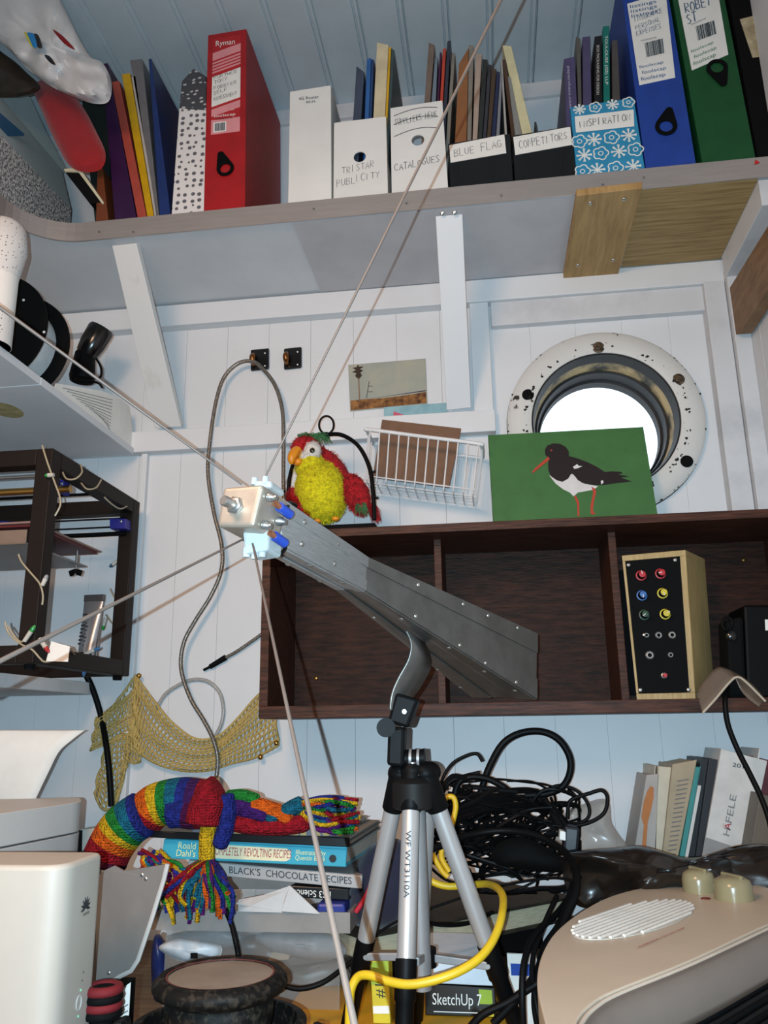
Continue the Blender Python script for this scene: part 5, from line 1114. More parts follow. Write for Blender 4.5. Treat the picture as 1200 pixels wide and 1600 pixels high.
# ---- old round ship's lamp
t = thing('ship_lamp', 'worn black round lamp in a yoke with a dusty beige lens, face up', 'lamp', V(P(340, 1525, .76).x, .76, ZD))
c = P(345, 1522, .77); zc_ = c.z - zd
M_LAMPB = mat('worn_black_paint', '#0f0e0d', .6, spec=.2, col2='#3a322a', scale=110, lo=.34, hi=.50, bump=.3, bscale=120)
o_ = Vector((c.x, c.y, zd))
MB().lathe([(.030, .002), (.034, .05), (.046, zc_ - .034), (.047, zc_ - .022), (.044, zc_ - .018)], o_, n=48).build('body', M_LAMPB, t, smooth=True)
MB().lathe([(.044, zc_ - .018), (.056, zc_ - .012), (.0585, zc_ - .008), (.058, zc_ - .004), (.053, zc_ + .001), (.0475, zc_ + .001), (.046, zc_ - .003)], o_, n=56, cap=False).build('rim', M_LAMPB, t, smooth=True)
MB().lathe([(.0465, zc_ - .003), (.0465, zc_ - .001)], o_, n=48).build('lens', mat('dusty_lens', '#8b8074', .55, col2='#766b5e', scale=20, lo=.3, hi=.7), t)
MB().lathe([(.0470, zc_ - .0026), (.0470, zc_ + .0006), (.0456, zc_ + .0006)], o_, n=48, cap=False).build('gasket', mat('gasket_red', '#6b2f28', .7), t, smooth=True)
MB().lathe([(.066, zc_ - .062), (.074, zc_ - .060), (.0755, zc_ - .038), (.067, zc_ - .036), (.066, zc_ - .062)], o_, n=56, cap=False).build('yoke_ring', M_LAMPB, t, smooth=True)
for a, px in ((-1, .075), (1, .075)):
    cc = o_ + Vector((a * .074, 0, zc_ - .05)); cl = MB().box(cc + Vector((a * .006, -.004, -.012)), (.012, .02, .055), RT('Y', a * 18)).build('clamp', M_LAMPB, t, bevel=.004)
    MB().cyl(cc + Vector((a * .012, -.004, .008)), cc + Vector((a * .020, -.004, .008)), .007, n=14).build('clamp_bolt', M_BLACK, cl, smooth=True)
MB().lathe([(.005, 0), (.005, .004), (.003, .006)], o_ + Vector((-.005, -.0755, zc_ - .05)), (0, -1, 0), 12).build('yoke_screw', M_RUST, t, smooth=True)
for s in (-1, 1): MB().box(o_ + Vector((s * .06, .0, (zc_ - .06) / 2 + .001)), (.012, .02, zc_ - .062)).build('yoke_leg', M_LAMPB, t)
# ================================================================== clear tub with books and scarf
YB = .99
tb = thing('storage_tub', 'clear plastic storage tub full of crumpled wrappers under the books', 'tub', V(P(400, 1500, YB).x, YB + .12, ZD))
M_TUB = mat('clear_tub', '#a9a6a2', .12, alpha=.16, spec=.7)
xa, xb_ = P(236, 1450, YB).x, P(547, 1435, YB).x; zt_ = P(400, 1424, YB).z; zl = P(400, 1456, YB).z
def shell(x0, x1, y0, y1, z0, z1, th, name, m):
    MB().bb((x0, y0, z0), (x1, y0 + th, z1)).bb((x0, y1 - th, z0), (x1, y1, z1)).bb((x0, y0 + th, z0), (x0 + th, y1 - th, z1)).bb((x1 - th, y0 + th, z0), (x1, y1 - th, z1)).build(name, m, tb)
shell(xa, xb_, YB, YB + .25, zl, zt_, .0025, 'rim', mat('tub_rim', '#a09c98', .25, alpha=.62, spec=.6))
shell(xa + .014, xb_ - .014, YB + .010, YB + .24, zd + .003, zl, .002, 'walls', M_TUB)
MB().bb((xa + .014, YB + .010, zd + .001), (xb_ - .014, YB + .24, zd + .003)).build('base', M_TUB, tb)
for i, (lb, ol, dY, col, al) in enumerate((('white crumpled wrapper with a black square, in the clear tub', [(248, 1480), (275, 1467), (310, 1470), (345, 1478), (340, 1497), (310, 1494), (290, 1503), (265, 1495)], .016, '#c9d3da', 1), ('clear crumpled bag at the top of the tub', [(262, 1462), (330, 1450), (380, 1458), (372, 1478), (320, 1486), (280, 1478)], .06, '#8f959a', .8),
        ('pale folded plastic bag packed beside the brown wrapper in the tub', [(400, 1462), (450, 1455), (520, 1462), (540, 1490), (500, 1500), (450, 1494), (420, 1485)], .05, '#a5a8aa', .9), ('brown paper wrapper deep in the clear tub', [(340, 1470), (400, 1462), (440, 1490), (430, 1540), (360, 1540), (330, 1500)], .09, '#5a4a42', 1),
        ('dark blue cloth stuffed in a corner of the tub', [(242, 1462), (256, 1470), (262, 1530), (255, 1560), (240, 1560), (236, 1500)], .05, '#1d2a5c', 1), ('grey brown packing at the bottom of the tub', [(270, 1520), (350, 1505), (450, 1510), (535, 1505), (540, 1570), (400, 1585), (275, 1580)], .11, '#6b625a', 1))):
    o = pillow(ol, YB + dY, .018, rings=7, jit=.014, seed=i).build('wrapper', mat('m_%s_%d' % (col, i), col, .4, vary=.15, scale=40, alpha=al), smooth=True); tag(o, lb, 'wrapper')
w0 = bpy.data.objects['wrapper']; q = [P(a, b, YB + .0) for a, b in ((296, 1499), (307, 1499), (307, 1490), (296, 1490))]
q = [p + (p - Vector((0, 0, CZ))).normalized() * -.004 + Vector((0, .003, 0)) for p in q]
MB().hexa(q + [p + Vector((0, .0006, 0)) for p in q]).build('black_square', M_BLACKM, w0)
o = slab('card_box', mat('tan_card', '#9a8a74', .8), None, [(418, 1502), (450, 1500), (456, 1488), (424, 1488)], YB + .04, .05)[0]; tag(o, 'small tan card box among the wrappers in the tub', 'box')
def book(name, label, cols, px, Y, depth, dx=0.0, group=None, z=None, pages=True):
    """a lying book: cover with spine towards us, page block set in"""
    f = [P(a, b, Y) for a, b in px]; t = thing(name, label, 'book', f[0].lerp(f[1], .5), group); D = Vector((dx, depth, 0)); u = (f[1] - f[0]).normalized(); v = (f[3] - f[0]).normalized(); hgt = (f[3] - f[0]).length; th = min(.0025, hgt * .15)
    cm = mat('cover_' + cols[0], cols[0], .35, vary=.06)
    sp = MB().hexa(f + [q + D.normalized() * .003 for q in f]).build('spine', cm, t, bevel=.001)
    for a in (0, 1):
        lo = [f[0] + v * (a * (hgt - th)), f[1] + v * (a * (hgt - th))]; q = [lo[0], lo[1], lo[1] + v * th, lo[0] + v * th]; MB().hexa([p + D.normalized() * .003 for p in q] + [p + D for p in q]).build('cover', cm, t)
    q = [f[0] + v * th + u * .003, f[1] + v * th - u * .003, f[2] - v * th - u * .003, f[3] - v * th + u * .003]; MB().hexa([p + D.normalized() * .003 for p in q] + [p + D * .985 for p in q]).build('page_block', mat('pages_' + cols[1], cols[1], .85, vary=.1, scale=300), t)
    return t, sp, Face(*f)
GB = 'books piled on the clear tub'
book('book', 'black paperback lying upside down under the silver cookbook', ('#101013', '#b9b5ac'), [(455, 1402), (545, 1407), (545, 1389), (455, 1384)], 1.035, .17, group=GB)
t, sp, fc = book('book', 'silver grey hardback spine reading CHOCOLATE RECIPES', ('#a3a1a0', '#8d8983'), [(294, 1364), (565, 1389), (566, 1369), (294, 1344)], 1.03, .20, .012, GB)
mb = MB(); text_mesh(mb, "BLACK'S  CHOCOLATE RECIPES", fc, .24, .30, .0078, .150); tag(mb.build('lettering', M_INK, sp), None, kind='stuff')
mb = MB(); text_mesh(mb, 'KS3 Science', Face(P(462, 1403, 1.0345), P(530, 1407, 1.0345), P(530, 1390, 1.0345), P(462, 1385, 1.0345)), .82, .78, .0075, .045, rot=2); o = mb.build('lettering', M_PAPER, bpy.data.objects['book.006'] if 'book.006' in bpy.data.objects else sp); tag(o, None, kind='stuff')
t, sp, fc = book('book', 'turquoise recipe hardback under the black folder', ('#3a9ab0', '#b7b0a4'), [(252, 1341), (540, 1355), (542, 1327), (256, 1311)], 1.02, .20, .012, GB)
MB().prism([fc.at(a, b, .0003) for a, b in ((.26, .2), (.28, .14), (.68, .16), (.705, .3), (.705, .72), (.68, .86), (.3, .88), (.26, .78))], fc.n * -.0004).build('title_panel', mat('title_cream', '#d8d2ae', .7), sp)
fc.lift = .0012; mb = MB(); text_mesh(mb, 'COMPLETELY REVOLTING RECIPES', fc, .275, .33, .0095, .098); tag(mb.build('lettering', mat('title_red', '#a03a48', .7), sp), None, kind='stuff')
mb = MB(); text_mesh(mb, "Roald", fc, .085, .56, .0078, .022); text_mesh(mb, "Dahl's", fc, .08, .16, .0078, .024); text_mesh(mb, 'Illustrated by', fc, .73, .58, .0055, .036); text_mesh(mb, 'Quentin Blake', fc, .73, .28, .0055, .036); tag(mb.build('lettering', mat('title_pale', '#cfd29a', .7), sp), None, kind='stuff')
MB().lathe([(.0045, 0), (.0045, .0004)], fc.at(.93, .45), fc.n, 8).build('publisher_mark', M_INK, sp)
book('folder', 'thin glossy black ring folder under the scarf', ('#0e0e10', '#8b857c'), [(200, 1307), (546, 1324), (546, 1309), (200, 1297)], 1.01, .20, .01, GB)
t, sp, fc = book('comic', 'thin colourful comic annual on the black folder', ('#6b6a72', '#a89c88'), [(300, 1303), (528, 1307), (526, 1297), (300, 1296)], 1.02, .18, .01, GB)
mb = MB()
for k in range(9): fc.quad(mb, .30 + .075 * k, .1, .30 + .075 * k + .04 + .02 * (k % 2), .85)
tag(mb.build('printed_panels', mat('comic_tan', '#b89a5e', .6), sp), None, kind='stuff')
# folded letter
t = thing('folded_letter', 'white folded papers sticking out over the tub rim', 'paper', P(430, 1425, 1.0))
for px in (((365, 1412), (440, 1424), (453, 1384), (400, 1402)), ((440, 1424), (500, 1428), (453, 1384), (450, 1384)), ((372, 1424), (440, 1426), (446, 1392), (372, 1406))):
    f = [P(a, b, .985 + .004 * i) for i, (a, b) in enumerate(px)]; MB().hexa(f + [q + Vector((.0, .002, 0)) for q in f]).build('page', mat('letter_paper', '#b4b3b2', .8), t)
o = slab('blue_tin', mat('tin_blue', '#232f7c', .4), None, [(495, 1428), (540, 1430), (538, 1412), (495, 1412)], 1.02, .05, .003)[0]; tag(o, 'dark blue tin lid at the tub rim', 'tin')
# ---- rainbow scarf
RAIN = ['#3a1038', '#8f1220', '#cc5a14', '#c9a21a', '#1f7a2e', '#14607a', '#1f2a7a', '#7d0f26']
def knit(c):
    k = 'wool_' + c
    if k in MATS: return MATS[k]
    m = mat(k, c, .95, vary=.2, scale=150, spec=.2); nt = m.node_tree; b = nt.nodes['Principled BSDF']
    tc = nt.nodes.new('ShaderNodeTexCoord'); v = nt.nodes.new('ShaderNodeTexVoronoi'); v.inputs['Scale'].default_value = 330; v.inputs['Randomness'].default_value = .5
    bp = nt.nodes.new('ShaderNodeBump'); bp.inputs['Strength'].default_value = 1.0; bp.inputs['Distance'].default_value = .004; bp.invert = True
    nt.links.new(tc.outputs['Object'], v.inputs['Vector']); nt.links.new(v.outputs['Distance'], bp.inputs['Height']); nt.links.new(bp.outputs[0], b.inputs['Normal']); return m
sf_ = thing('rainbow_scarf', 'rainbow striped knitted scarf with tassels, knotted over the books', 'scarf', P(320, 1300, 1.03))
def sausage(name, px, rpx, Y, cols, n=10, flat=.75):
    pts = pxpath([q[:2] + ((q[2],) if len(q) > 2 else (Y,)) for q in px], n=n); L = len(pts); R = [rpx * Y / F * (1 + .07 * noise.noise(p * 28)) for i, p in enumerate(pts)]
    
    for e_, q_ in ((0, .45), (1, .75), (2, .92)): R[e_] *= q_; R[-1 - e_] *= q_
    mb = MB(); K = 16; base = 0
    mb.tube(pts, R, K)
    for i in range(L - 1):
        ci = min(int(i / (L - 1) * len(cols)), len(cols) - 1)
        for k in range(K): mb.mi[i * K + k] = ci
    mb.mi[-2] = 0; mb.mi[-1] = len(cols) - 1
    return mb.build(name, [knit(c) for c in cols], sf_, smooth=True)
o_l = 1.0
sausage('striped_end', [(160, 1352), (172, 1325), (188, 1300), (205, 1283), (226, 1270)], 36, o_l, ['#4a1030', '#8f1220', '#cc5a14', '#c9a21a', '#1f7a2e', '#14607a', '#1f2a7a'])
sausage('striped_loop', [(222, 1282), (238, 1262), (258, 1254), (280, 1250), (302, 1250), (322, 1252)], 33, o_l + .01, ['#8f1220', '#cc5a14', '#c9a21a', '#1f7a2e', '#14607a', '#1f2a7a', '#3c1a52', '#8f1220'])
sausage('striped_fold', [(262, 1272), (280, 1270), (300, 1272), (318, 1270)], 22, o_l - .005, ['#1f2a7a', '#1f2a7a', '#4a1040', '#8f1220'])
sausage('knot', [(318, 1290), (322, 1268), (332, 1246), (345, 1236)], 28, o_l - .012, ['#8f1220'])
sausage('hanging_strand', [(328, 1274), (325, 1295), (323, 1320), (323, 1350)], 12, .985, ['#c9a21a'])
sausage('hanging_strand', [(352, 1240), (356, 1265), (352, 1295), (340, 1325)], 13, .988, ['#1f2a7a'])
for nm, px, r, c in (('twisted_strand', [(345, 1278), (380, 1288), (430, 1292), (485, 1285)], 13, '#8f1220'), ('twisted_strand', [(350, 1256), (380, 1262), (400, 1268), (420, 1276)], 14, '#3c1a62'), ('twisted_strand', [(392, 1258), (412, 1262), (440, 1272), (455, 1284)], 13, '#cc5a14'), ('twisted_strand', [(415, 1278), (440, 1272), (458, 1262), (474, 1254)], 12, '#14607a'), ('twisted_strand', [(352, 1246), (378, 1244), (405, 1252)], 10, '#1f7a2e')):
    sausage(nm, px, r, 1.0, [c])
rnd = random.Random(21); TC = ['#8f1220', '#cc5a14', '#c9a21a', '#1f7a2e', '#14607a', '#1f2a7a', '#5a1a6a']
for k in range(64):
    x1 = 245 + 120 * ((k * 37) % 64) / 64; y1 = rnd.uniform(1395, 1445) if x1 > 262 else rnd.uniform(1385, 1425); Y = .955 + rnd.uniform(-.012, .016); s = rnd.uniform(-10, 10)
    MB().tube(pxpath([(324 + rnd.uniform(-9, 9), 1344, .985), ((324 + x1) / 2 + s, 1368 + rnd.uniform(-8, 8), Y), (x1 + s * .6, 1395 + rnd.uniform(-8, 8), Y), (x1 + rnd.uniform(-8, 8), y1, Y)], n=4), .0024, 6).build('tassel_strand', knit(TC[k % 7]), sf_, smooth=True)
for k in range(34):
    x1 = rnd.uniform(225, 285); MB().tube(pxpath([(228 + rnd.uniform(-12, 30), 1336 + rnd.uniform(-8, 8), .975), (x1 - 5, 1352 + rnd.uniform(-12, 8), .965), (x1 + 10, 1365 + rnd.uniform(-10, 10), .965), (x1 + rnd.uniform(-6, 24), 1400 + rnd.uniform(-15, 20), .97)], n=4), .0023, 6).build('tassel_strand', knit(TC[k % 7]), sf_, smooth=True)
for k in range(60):
    y0 = rnd.uniform(1252, 1296); MB().tube(pxpath([(474 + rnd.uniform(-8, 8), 1266 + (y0 - 1274) * .6, 1.0), (500, y0 + rnd.uniform(-8, 8), .995 + rnd.uniform(-.02, .02)), (525, y0 + rnd.uniform(-10, 10), 1.0 + rnd.uniform(-.02, .02)), (548 + rnd.uniform(-14, 14), y0 + rnd.uniform(-8, 6), 1.0)], n=4), .0024, 6).build('tassel_strand', knit(TC[k % 7]), sf_, smooth=True)
o = MB().tube(pxpath([(352, 1420, .97), (362, 1445, .965), (368, 1470, .96), (372, 1490, .96), (374, 1510, .955)], n=6), .0030, 8).build('lead', M_BLACK, smooth=True); tag(o, 'black lead hanging below the scarf tassel in front of the tub', 'cable')
o = MB().tube(pxpath([(442, 1540, .93), (470, 1545, .93), (505, 1535, .935), (540, 1510, .95), (560, 1495, .96)], n=6), .0028, 8).build('lead', M_BLACK, smooth=True); tag(o, 'black lead crossing from the ship lamp to the tripod', 'cable')
# ================================================================== on the desk: middle
M_YEL = mat('yellow_card', '#c4901a', .55, vary=.05)
o = MB().bb(V(P(430, 1580, .95).x, .70, ZD + .001), V(P(880, 1590, .95).x, 1.12, ZD + .034)).build('yellow_box', M_YEL, bevel=.002); tag(o, 'flat yellow card box under the tripod and software box', 'box')
zy = ZD + .034
t = thing('software_box', 'black boxed spine reading SketchUp 7 on the yellow box', 'box', V(-.06, 1.0, zy))
f = [P(664, 1573, .99), P(776, 1576, .99), P(773, 1544, .99), P(664, 1537, .99)]
for q in f[:2]: q.z = zy + CZ + .0005
b = MB().hexa(f + [q + Vector((0, .10, 0)) for q in f]).build('box', M_GLOSSB, t, bevel=.001); fc = Face(*f)
mb = MB(); text_mesh(mb, 'SketchUp 7', fc, .10, .36, .0115, .053); tag(mb.build('lettering', M_PAPER, b), None, kind='stuff')
mb = MB(); fc.quad(mb, .77, .44, .955, .93); mb.build('green_sticker', mat('lime', '#93ad34', .6), b)
mb = MB(); fc.quad(mb, .78, .03, .96, .24); mb.build('yellow_strip', mat('lemon', '#c9b62a', .6), b)
mb = MB(); fc.quad(mb, .12, .12, .76, .15); mb.build('rule', M_PAPER, b)
f = [P(664, 1536, .988), P(772, 1541, .988), P(768, 1500, .992), P(662, 1497, .992)]
o = MB().hexa(f + [q + Vector((0, .10, .004)) for q in f]).build('paper_stack', mat('blue_white_paper', '#c3cdd6', .6), bevel=.001); tag(o, 'stack of blue white papers on the software box', 'paper')
t = thing('spray_carton', 'narrow yellow and green carton marked with a number one', 'carton', V(-.14, .97, zy))
f = [P(583, 1582, .96), P(610, 1582, .96), P(607, 1498, .96), P(578, 1502, .96)]
for q in f[:2]: q.z = zy + CZ + .0005
b = MB().hexa(f + [q + Vector((0, .03, 0)) for q in f]).build('carton', mat('lemon', '#c9b62a', .6), t, bevel=.001); fc = Face(*f)
mb = MB(); fc.quad(mb, .02, .62, .98, .98); mb.build('green_panel', mat('lime', '#93ad34', .6), b)
mb = MB(); text_mesh(mb, '#1', fc, .72, .40, .010, .013, rot=1); tag(mb.build('lettering', M_INK, b), None, kind='stuff')
mb = MB(); fc.quad(mb, .04, .16, .96, .28); mb.build('white_band', M_PAPER, b)
f = [P(800, 1604, .93), P(846, 1604, .93), P(838, 1492, 1.0), P(792, 1490, 1.0)]
t = thing('leaflet', 'white leaflet with a blue band leaning by the heater', 'leaflet', f[0].lerp(f[1], .5))
b = MB().hexa(f + [q + Vector((0, .004, 0)) for q in f]).build('sheet', M_PAPER, t); fc = Face(*f); mb = MB(); fc.quad(mb, .1, .68, .9, .85); mb.build('blue_band', mat('band_blue', '#2a4a9c', .6), b)
# big worn ledger
zt = -.238
A_, B_ = PZ(566, 1463, zt), PZ(892, 1401, zt); d = (B_ - A_).normalized(); nb = Vector((-d.y, d.x, 0)); nb = nb if nb.y > 0 else -nb; th = .030
t = thing('ledger_book', 'thick worn ledger with cream page edges under the cable tangle', 'book', A_.lerp(B_, .5) - Vector((0, 0, th)))
DD = nb * .20; M_LED = mat('ledger_cover', '#2e2a1e', .6, col2='#14100c', scale=24, lo=.35, hi=.6)
bx_ = lambda z0, z1, e, dp: [A_ - d*e + Vector((0, 0, z0)), B_ + d*e + Vector((0, 0, z0)), B_ + d*e + Vector((0, 0, z1)), A_ - d*e + Vector((0, 0, z1))]
for nm, z0, z1, e, ins, m in (('top_cover', -.003, .001, .003, -.004, M_LED), ('page_block', -th + .004, -.003, 0, 0, mat('ledger_pages', '#b9b29a', .9, col2='#9a9278', scale=60, stretch=(1, 1, 30))), ('bottom_cover', -th, -th + .004, .003, -.004, M_LED)):
    q = [p + nb * ins for p in bx_(z0, z1, e, 0)]; MB().hexa(q + [p + DD for p in q]).build(nm, m, t, bevel=.0006)
q = [p + nb * .01 for p in bx_(-th - .040, -th - .001, -.05, 0)]
for p in q[:2]: p.z = zy + CZ + .001
o = MB().hexa(q + [p + DD * .9 for p in q]).build('black_case', M_BLACKM, bevel=.004); tag(o, 'flat black case under the thick ledger', 'case')
o = pillow([(548, 1440), (545, 1400), (560, 1350), (585, 1318), (618, 1310), (640, 1330), (640, 1400), (625, 1440), (590, 1452)], 1.06, .03, rings=6, jit=.006, seed=8).build('pouch', mat('navy_cloth', '#12162e', .85, sheen=.2), smooth=True); nb_ = o
tag(o, 'navy blue fabric bag with red piping behind the tripod leg', 'bag')
MB().tube(pxpath([(556, 1425, 1.02), (575, 1395, 1.02), (588, 1355, 1.022), (604, 1330, 1.026)], n=6), .003, 8).build('red_piping', mat('piping_red', '#b01c30', .6), nb_, smooth=True)
# ---- cable tangle
rnd = random.Random(4); mb = MB(); zc0 = zt + CZ + .003
for k in range(44):
    cx_, cy_ = rnd.gauss(775, 45), rnd.gauss(1300, 34); rx, ry = rnd.uniform(40, 105), rnd.uniform(14, 52); ang = rnd.uniform(-.5, .5); Y = 1.17 + rnd.uniform(-.07, .09); ph = rnd.uniform(0, 6.3); pts = []
    for j in range(13):
        a = ph + j / 13 * rnd.choice((5.2, 6.0)); x = cx_ + rx * math.cos(a) * (1 + .12 * rnd.uniform(-1, 1)); y = cy_ + ry * math.sin(a) * (1 + .2 * rnd.uniform(-1, 1)); x, y = cx_ + (x - cx_) * math.cos(ang) - (y - cy_) * math.sin(ang), cy_ + (x - cx_) * math.sin(ang) + (y - cy_) * math.cos(ang)
        q = P(min(max(x, 665), 905), min(max(y, 1195), 1395), Y + .03 * math.sin(a)); q.z = max(q.z, zc0); q.y = min(q.y, W - .02); pts.append(q)
    mb.tube(spline(pts, 5), rnd.choice((.0016, .002, .0024, .003)), 6)
for k in range(14):                     # straight bundle across the middle
    y = 1240 + rnd.uniform(-8, 26); mb.tube(pxpath([(rnd.uniform(690, 720), y + 22, 1.12), (760, y + 4, 1.11), (820, y + rnd.uniform(-4, 6), 1.12), (rnd.uniform(840, 858), y + rnd.uniform(0, 14), 1.13)], n=5), .0022, 6)
for k in range(9):
    mb.tube(pxpath([(rnd.uniform(840, 862), 1246, 1.12), (rnd.uniform(868, 885), 1290, 1.10), (rnd.uniform(888, 902), 1330, 1.08), (rnd.uniform(890, 902), 1370, 1.05)], n=5), .0022, 6)
o = mb.build('cable_tangle', M_BLACK, smooth=True); tag(o, 'heap of tangled black cables on the ledger book', 'cables', kind='stuff')
def cable(label, px, r, m=None, cat='cable', n=8, Y=None, group=None):
    pts = pxpath(px, Y, n)
    for q in pts: q.z = max(q.z, zd + r)
    o = MB().tube(pts, r, 8).build('cable', m or M_BLACK, smooth=True); tag(o, label, cat, group)
cable('thick black cable rising in one big loop over the tangle', [(742, 1265), (752, 1235), (764, 1200), (785, 1163), (812, 1146), (845, 1143), (872, 1155), (889, 1180), (891, 1205), (880, 1228), (855, 1240), (820, 1243)], .0045, Y=1.12)
cable('thin black cable arching beside the thick looped cable', [(690, 1250), (690, 1222), (705, 1195), (728, 1181), (745, 1178), (754, 1190)], .0022, Y=1.13)
cable('flat black cable pair below the thin arch', [(692, 1262), (692, 1240), (703, 1222), (725, 1213), (750, 1207)], .0026, Y=1.12)
cable('black cable bending round the top of the tangle', [(708, 1290), (710, 1245), (718, 1222), (738, 1214), (765, 1218), (790, 1232), (800, 1242)], .0042, Y=1.11)
cable('black cable looping wide beside the power adaptor', [(842, 1242), (870, 1228), (900, 1235), (918, 1255), (920, 1275), (905, 1286), (870, 1288), (840, 1284)], .0022, Y=1.12)
cable('black cable with a pointed loop over the clear bag', [(887, 1280), (888, 1258), (896, 1248), (920, 1240), (940, 1235), (949, 1246), (945, 1268), (928, 1282), (900, 1290), (860, 1290)], .0024, Y=1.10)
cable('black cable sweeping from the tripod towards the heater', [(640, 1340, .96), (680, 1325, .98), (730, 1306, 1.02), (780, 1298, 1.03), (830, 1303, 1.02), (870, 1322, 1.0), (896, 1350, .96), (900, 1390, .92), (885, 1430, .90), (870, 1470, .88)], .0042)
cable('black lead lying across the ledger pages', [(664, 1441, .96), (690, 1445, .98), (715, 1445, 1.0), (740, 1440, 1.02), (770, 1425, 1.04)], .0024)
cable('thin grey lead crossing over the ledger cover', [(560, 1480, .93), (620, 1440, .97), (700, 1410, 1.0), (780, 1385, 1.02), (860, 1372, 1.0), (900, 1378, .96)], .0016, M_BLACKM)
for k, (px, r) in enumerate((([(905, 1370, 1.0), (890, 1400, .96), (868, 1430, .92), (845, 1450, .88), (828, 1475, .85), (818, 1510, .83), (816, 1560, .82), (818, 1615, .82)], .0032), ([(900, 1385, .98), (880, 1430, .94), (862, 1470, .90), (845, 1505, .87), (825, 1540, .85), (800, 1570, .84), (770, 1600, .83)], .0036), ([(895, 1380, .97), (875, 1440, .91), (850, 1480, .88), (838, 1530, .85), (835, 1570, .84), (842, 1615, .84)], .003), ([(870, 1400, .93), (850, 1445, .89), (832, 1500, .86), (836, 1560, .84), (850, 1620, .83)], .0026))):
    cable(('black cable dropping straight past the white leaflet', 'thick black cable slanting from the ledger towards the software box', 'black cable hugging the rounded side of the heater', 'thinnest black cable draped beside the heater')[k], px, r, group='cables beside the heater')
cable('black cable curling low by the software box', [(842, 1535, .84), (815, 1552, .84), (790, 1568, .84), (755, 1585, .84), (735, 1605, .84)], .0036)
cable('bright yellow cable curving past the tripod legs', [(662, 1366, .93), (676, 1378, .93), (700, 1385, .93), (735, 1383, .93), (765, 1382, .90), (784, 1396, .84), (785, 1425, .79), (774, 1462, .76), (752, 1494, .74), (720, 1516, .73), (680, 1531, .725), (640, 1538, .725), (606, 1533, .73), (578, 1524, .735), (560, 1526, .74), (549, 1545, .74), (546, 1575, .74), (545, 1612, .74)], .0036, mat('cable_yellow', '#c9a51c', .45))
for lab, px in (('short yellow cable loop caught in the black tangle', [(692, 1300), (688, 1270), (696, 1248), (708, 1246), (712, 1262), (706, 1290)]), ('yellow cable strand behind the tripod leg', [(664, 1270), (666, 1300), (674, 1330), (690, 1360), (700, 1370)]), ('yellow cable strand between tripod leg and tangle', [(686, 1290), (692, 1315), (690, 1340), (702, 1362)])): cable(lab, px, .0034, MATS['cable_yellow'], Y=1.06)
t = thing('power_adaptor', 'dark power adaptor block between the cable tangle and the clear bag', 'adaptor', P(892, 1330, 1.08))
f = [P(880, 1334, 1.07), P(903, 1330, 1.07), P(906, 1294, 1.07), P(882, 1290, 1.07)]; MB().hexa(f + [q + Vector((0, .03, 0)) for q in f]).build('case', mat('adaptor', '#15181f', .4), t, bevel=.003)
f = [P(874, 1312, 1.068), P(884, 1314, 1.068), P(884, 1300, 1.068), P(875, 1298, 1.068)]; MB().hexa(f + [q + Vector((0, .02, 0)) for q in f]).build('pin_block', M_PAPER, t, bevel=.001)
o = pillow([(768, 1330), (790, 1312), (825, 1310), (862, 1330), (885, 1345), (880, 1362), (845, 1362), (800, 1356), (775, 1350)], 1.09, .03, rings=6, flatten=.4).build('black_shoe_form', M_BLACKM, smooth=True); o.name = 'computer_mouse'; tag(o, 'smooth black rounded mouse half buried in the cables', 'mouse')
o = pillow([(862, 1330), (868, 1295), (885, 1268), (915, 1255), (940, 1248), (953, 1256), (956, 1285), (968, 1305), (982, 1328), (955, 1345), (900, 1345)], 1.24, .035, rings=10, jit=.03, seed=12).build('clear_bag', mat('clear_bag', '#b8ada2', .2, alpha=.4, spec=.7), smooth=True); tag(o, 'crumpled clear plastic bag against the back wall', 'bag')
# ================================================================== on the desk: right
M_BBAG = mat('bin_bag', '#110e0c', .3, col2='#241d19', scale=14, lo=.3, hi=.7, spec=.6)
o = pillow([(880, 1340), (905, 1330), (950, 1326), (1000, 1322), (1040, 1332), (1070, 1340), (1110, 1336), (1150, 1322), (1200, 1320), (1240, 1330), (1240, 1400), (1150, 1404), (1050, 1400), (980, 1410), (930, 1420), (898, 1412), (882, 1380)], 1.02, .05, rings=12, jit=.045, seed=16, flatten=.35).build('bin_bag', M_BBAG, smooth=True); tag(o, 'crumpled black brown bin bag behind the fan heater', 'bag')
YK = 1.33
def lean(name, label, cols, bl, br, tr, tl, depth=.12, Y=YK, ext=None, cat='book', group='books standing against the back wall'):
    """a leaning upright book; its foot runs on down to the desk"""
    f = [P(*q, Y) for q in (bl, br, tr, tl)]
    for i, j in ((0, 3), (1, 2)):
        e = f[i] - f[j]; k = (f[j].z - zd - .0006) / (-e.z); f[i] = f[j] + e * k
    t = thing(name, label, cat, f[0].lerp(f[1], .5), group); D = Vector((0, depth, 0))
    u = (f[1] - f[0]).normalized(); w = (f[1] - f[0]).length; th = min(.0022, w * .2)
    sp = MB().hexa(f + [q + Vector((0, .003, 0)) for q in f]).build('spine', mat('cover_' + cols[0], cols[0], .45, vary=.07), t, bevel=.0006)
    for a in (0, 1):
        q = [f[0] + u * a * (w - th), f[0] + u * (a * (w - th) + th), f[3] + u * (a * (w - th) + th), f[3] + u * a * (w - th)]; MB().hexa([p + Vector((0, .003, 0)) for p in q] + [p + D for p in q]).build('cover', MATS['cover_' + cols[0]], t)
    q = [f[0] + u * th, f[1] - u * th, f[2] - u * th - Vector((0, 0, .002)), f[3] + u * th - Vector((0, 0, .002))]; MB().hexa([p + Vector((0, .003, 0)) for p in q] + [p + D * .98 for p in q]).build('page_block', mat('pages_' + cols[1], cols[1], .85, vary=.08, scale=300), t)
    return t, sp, Face(*f)
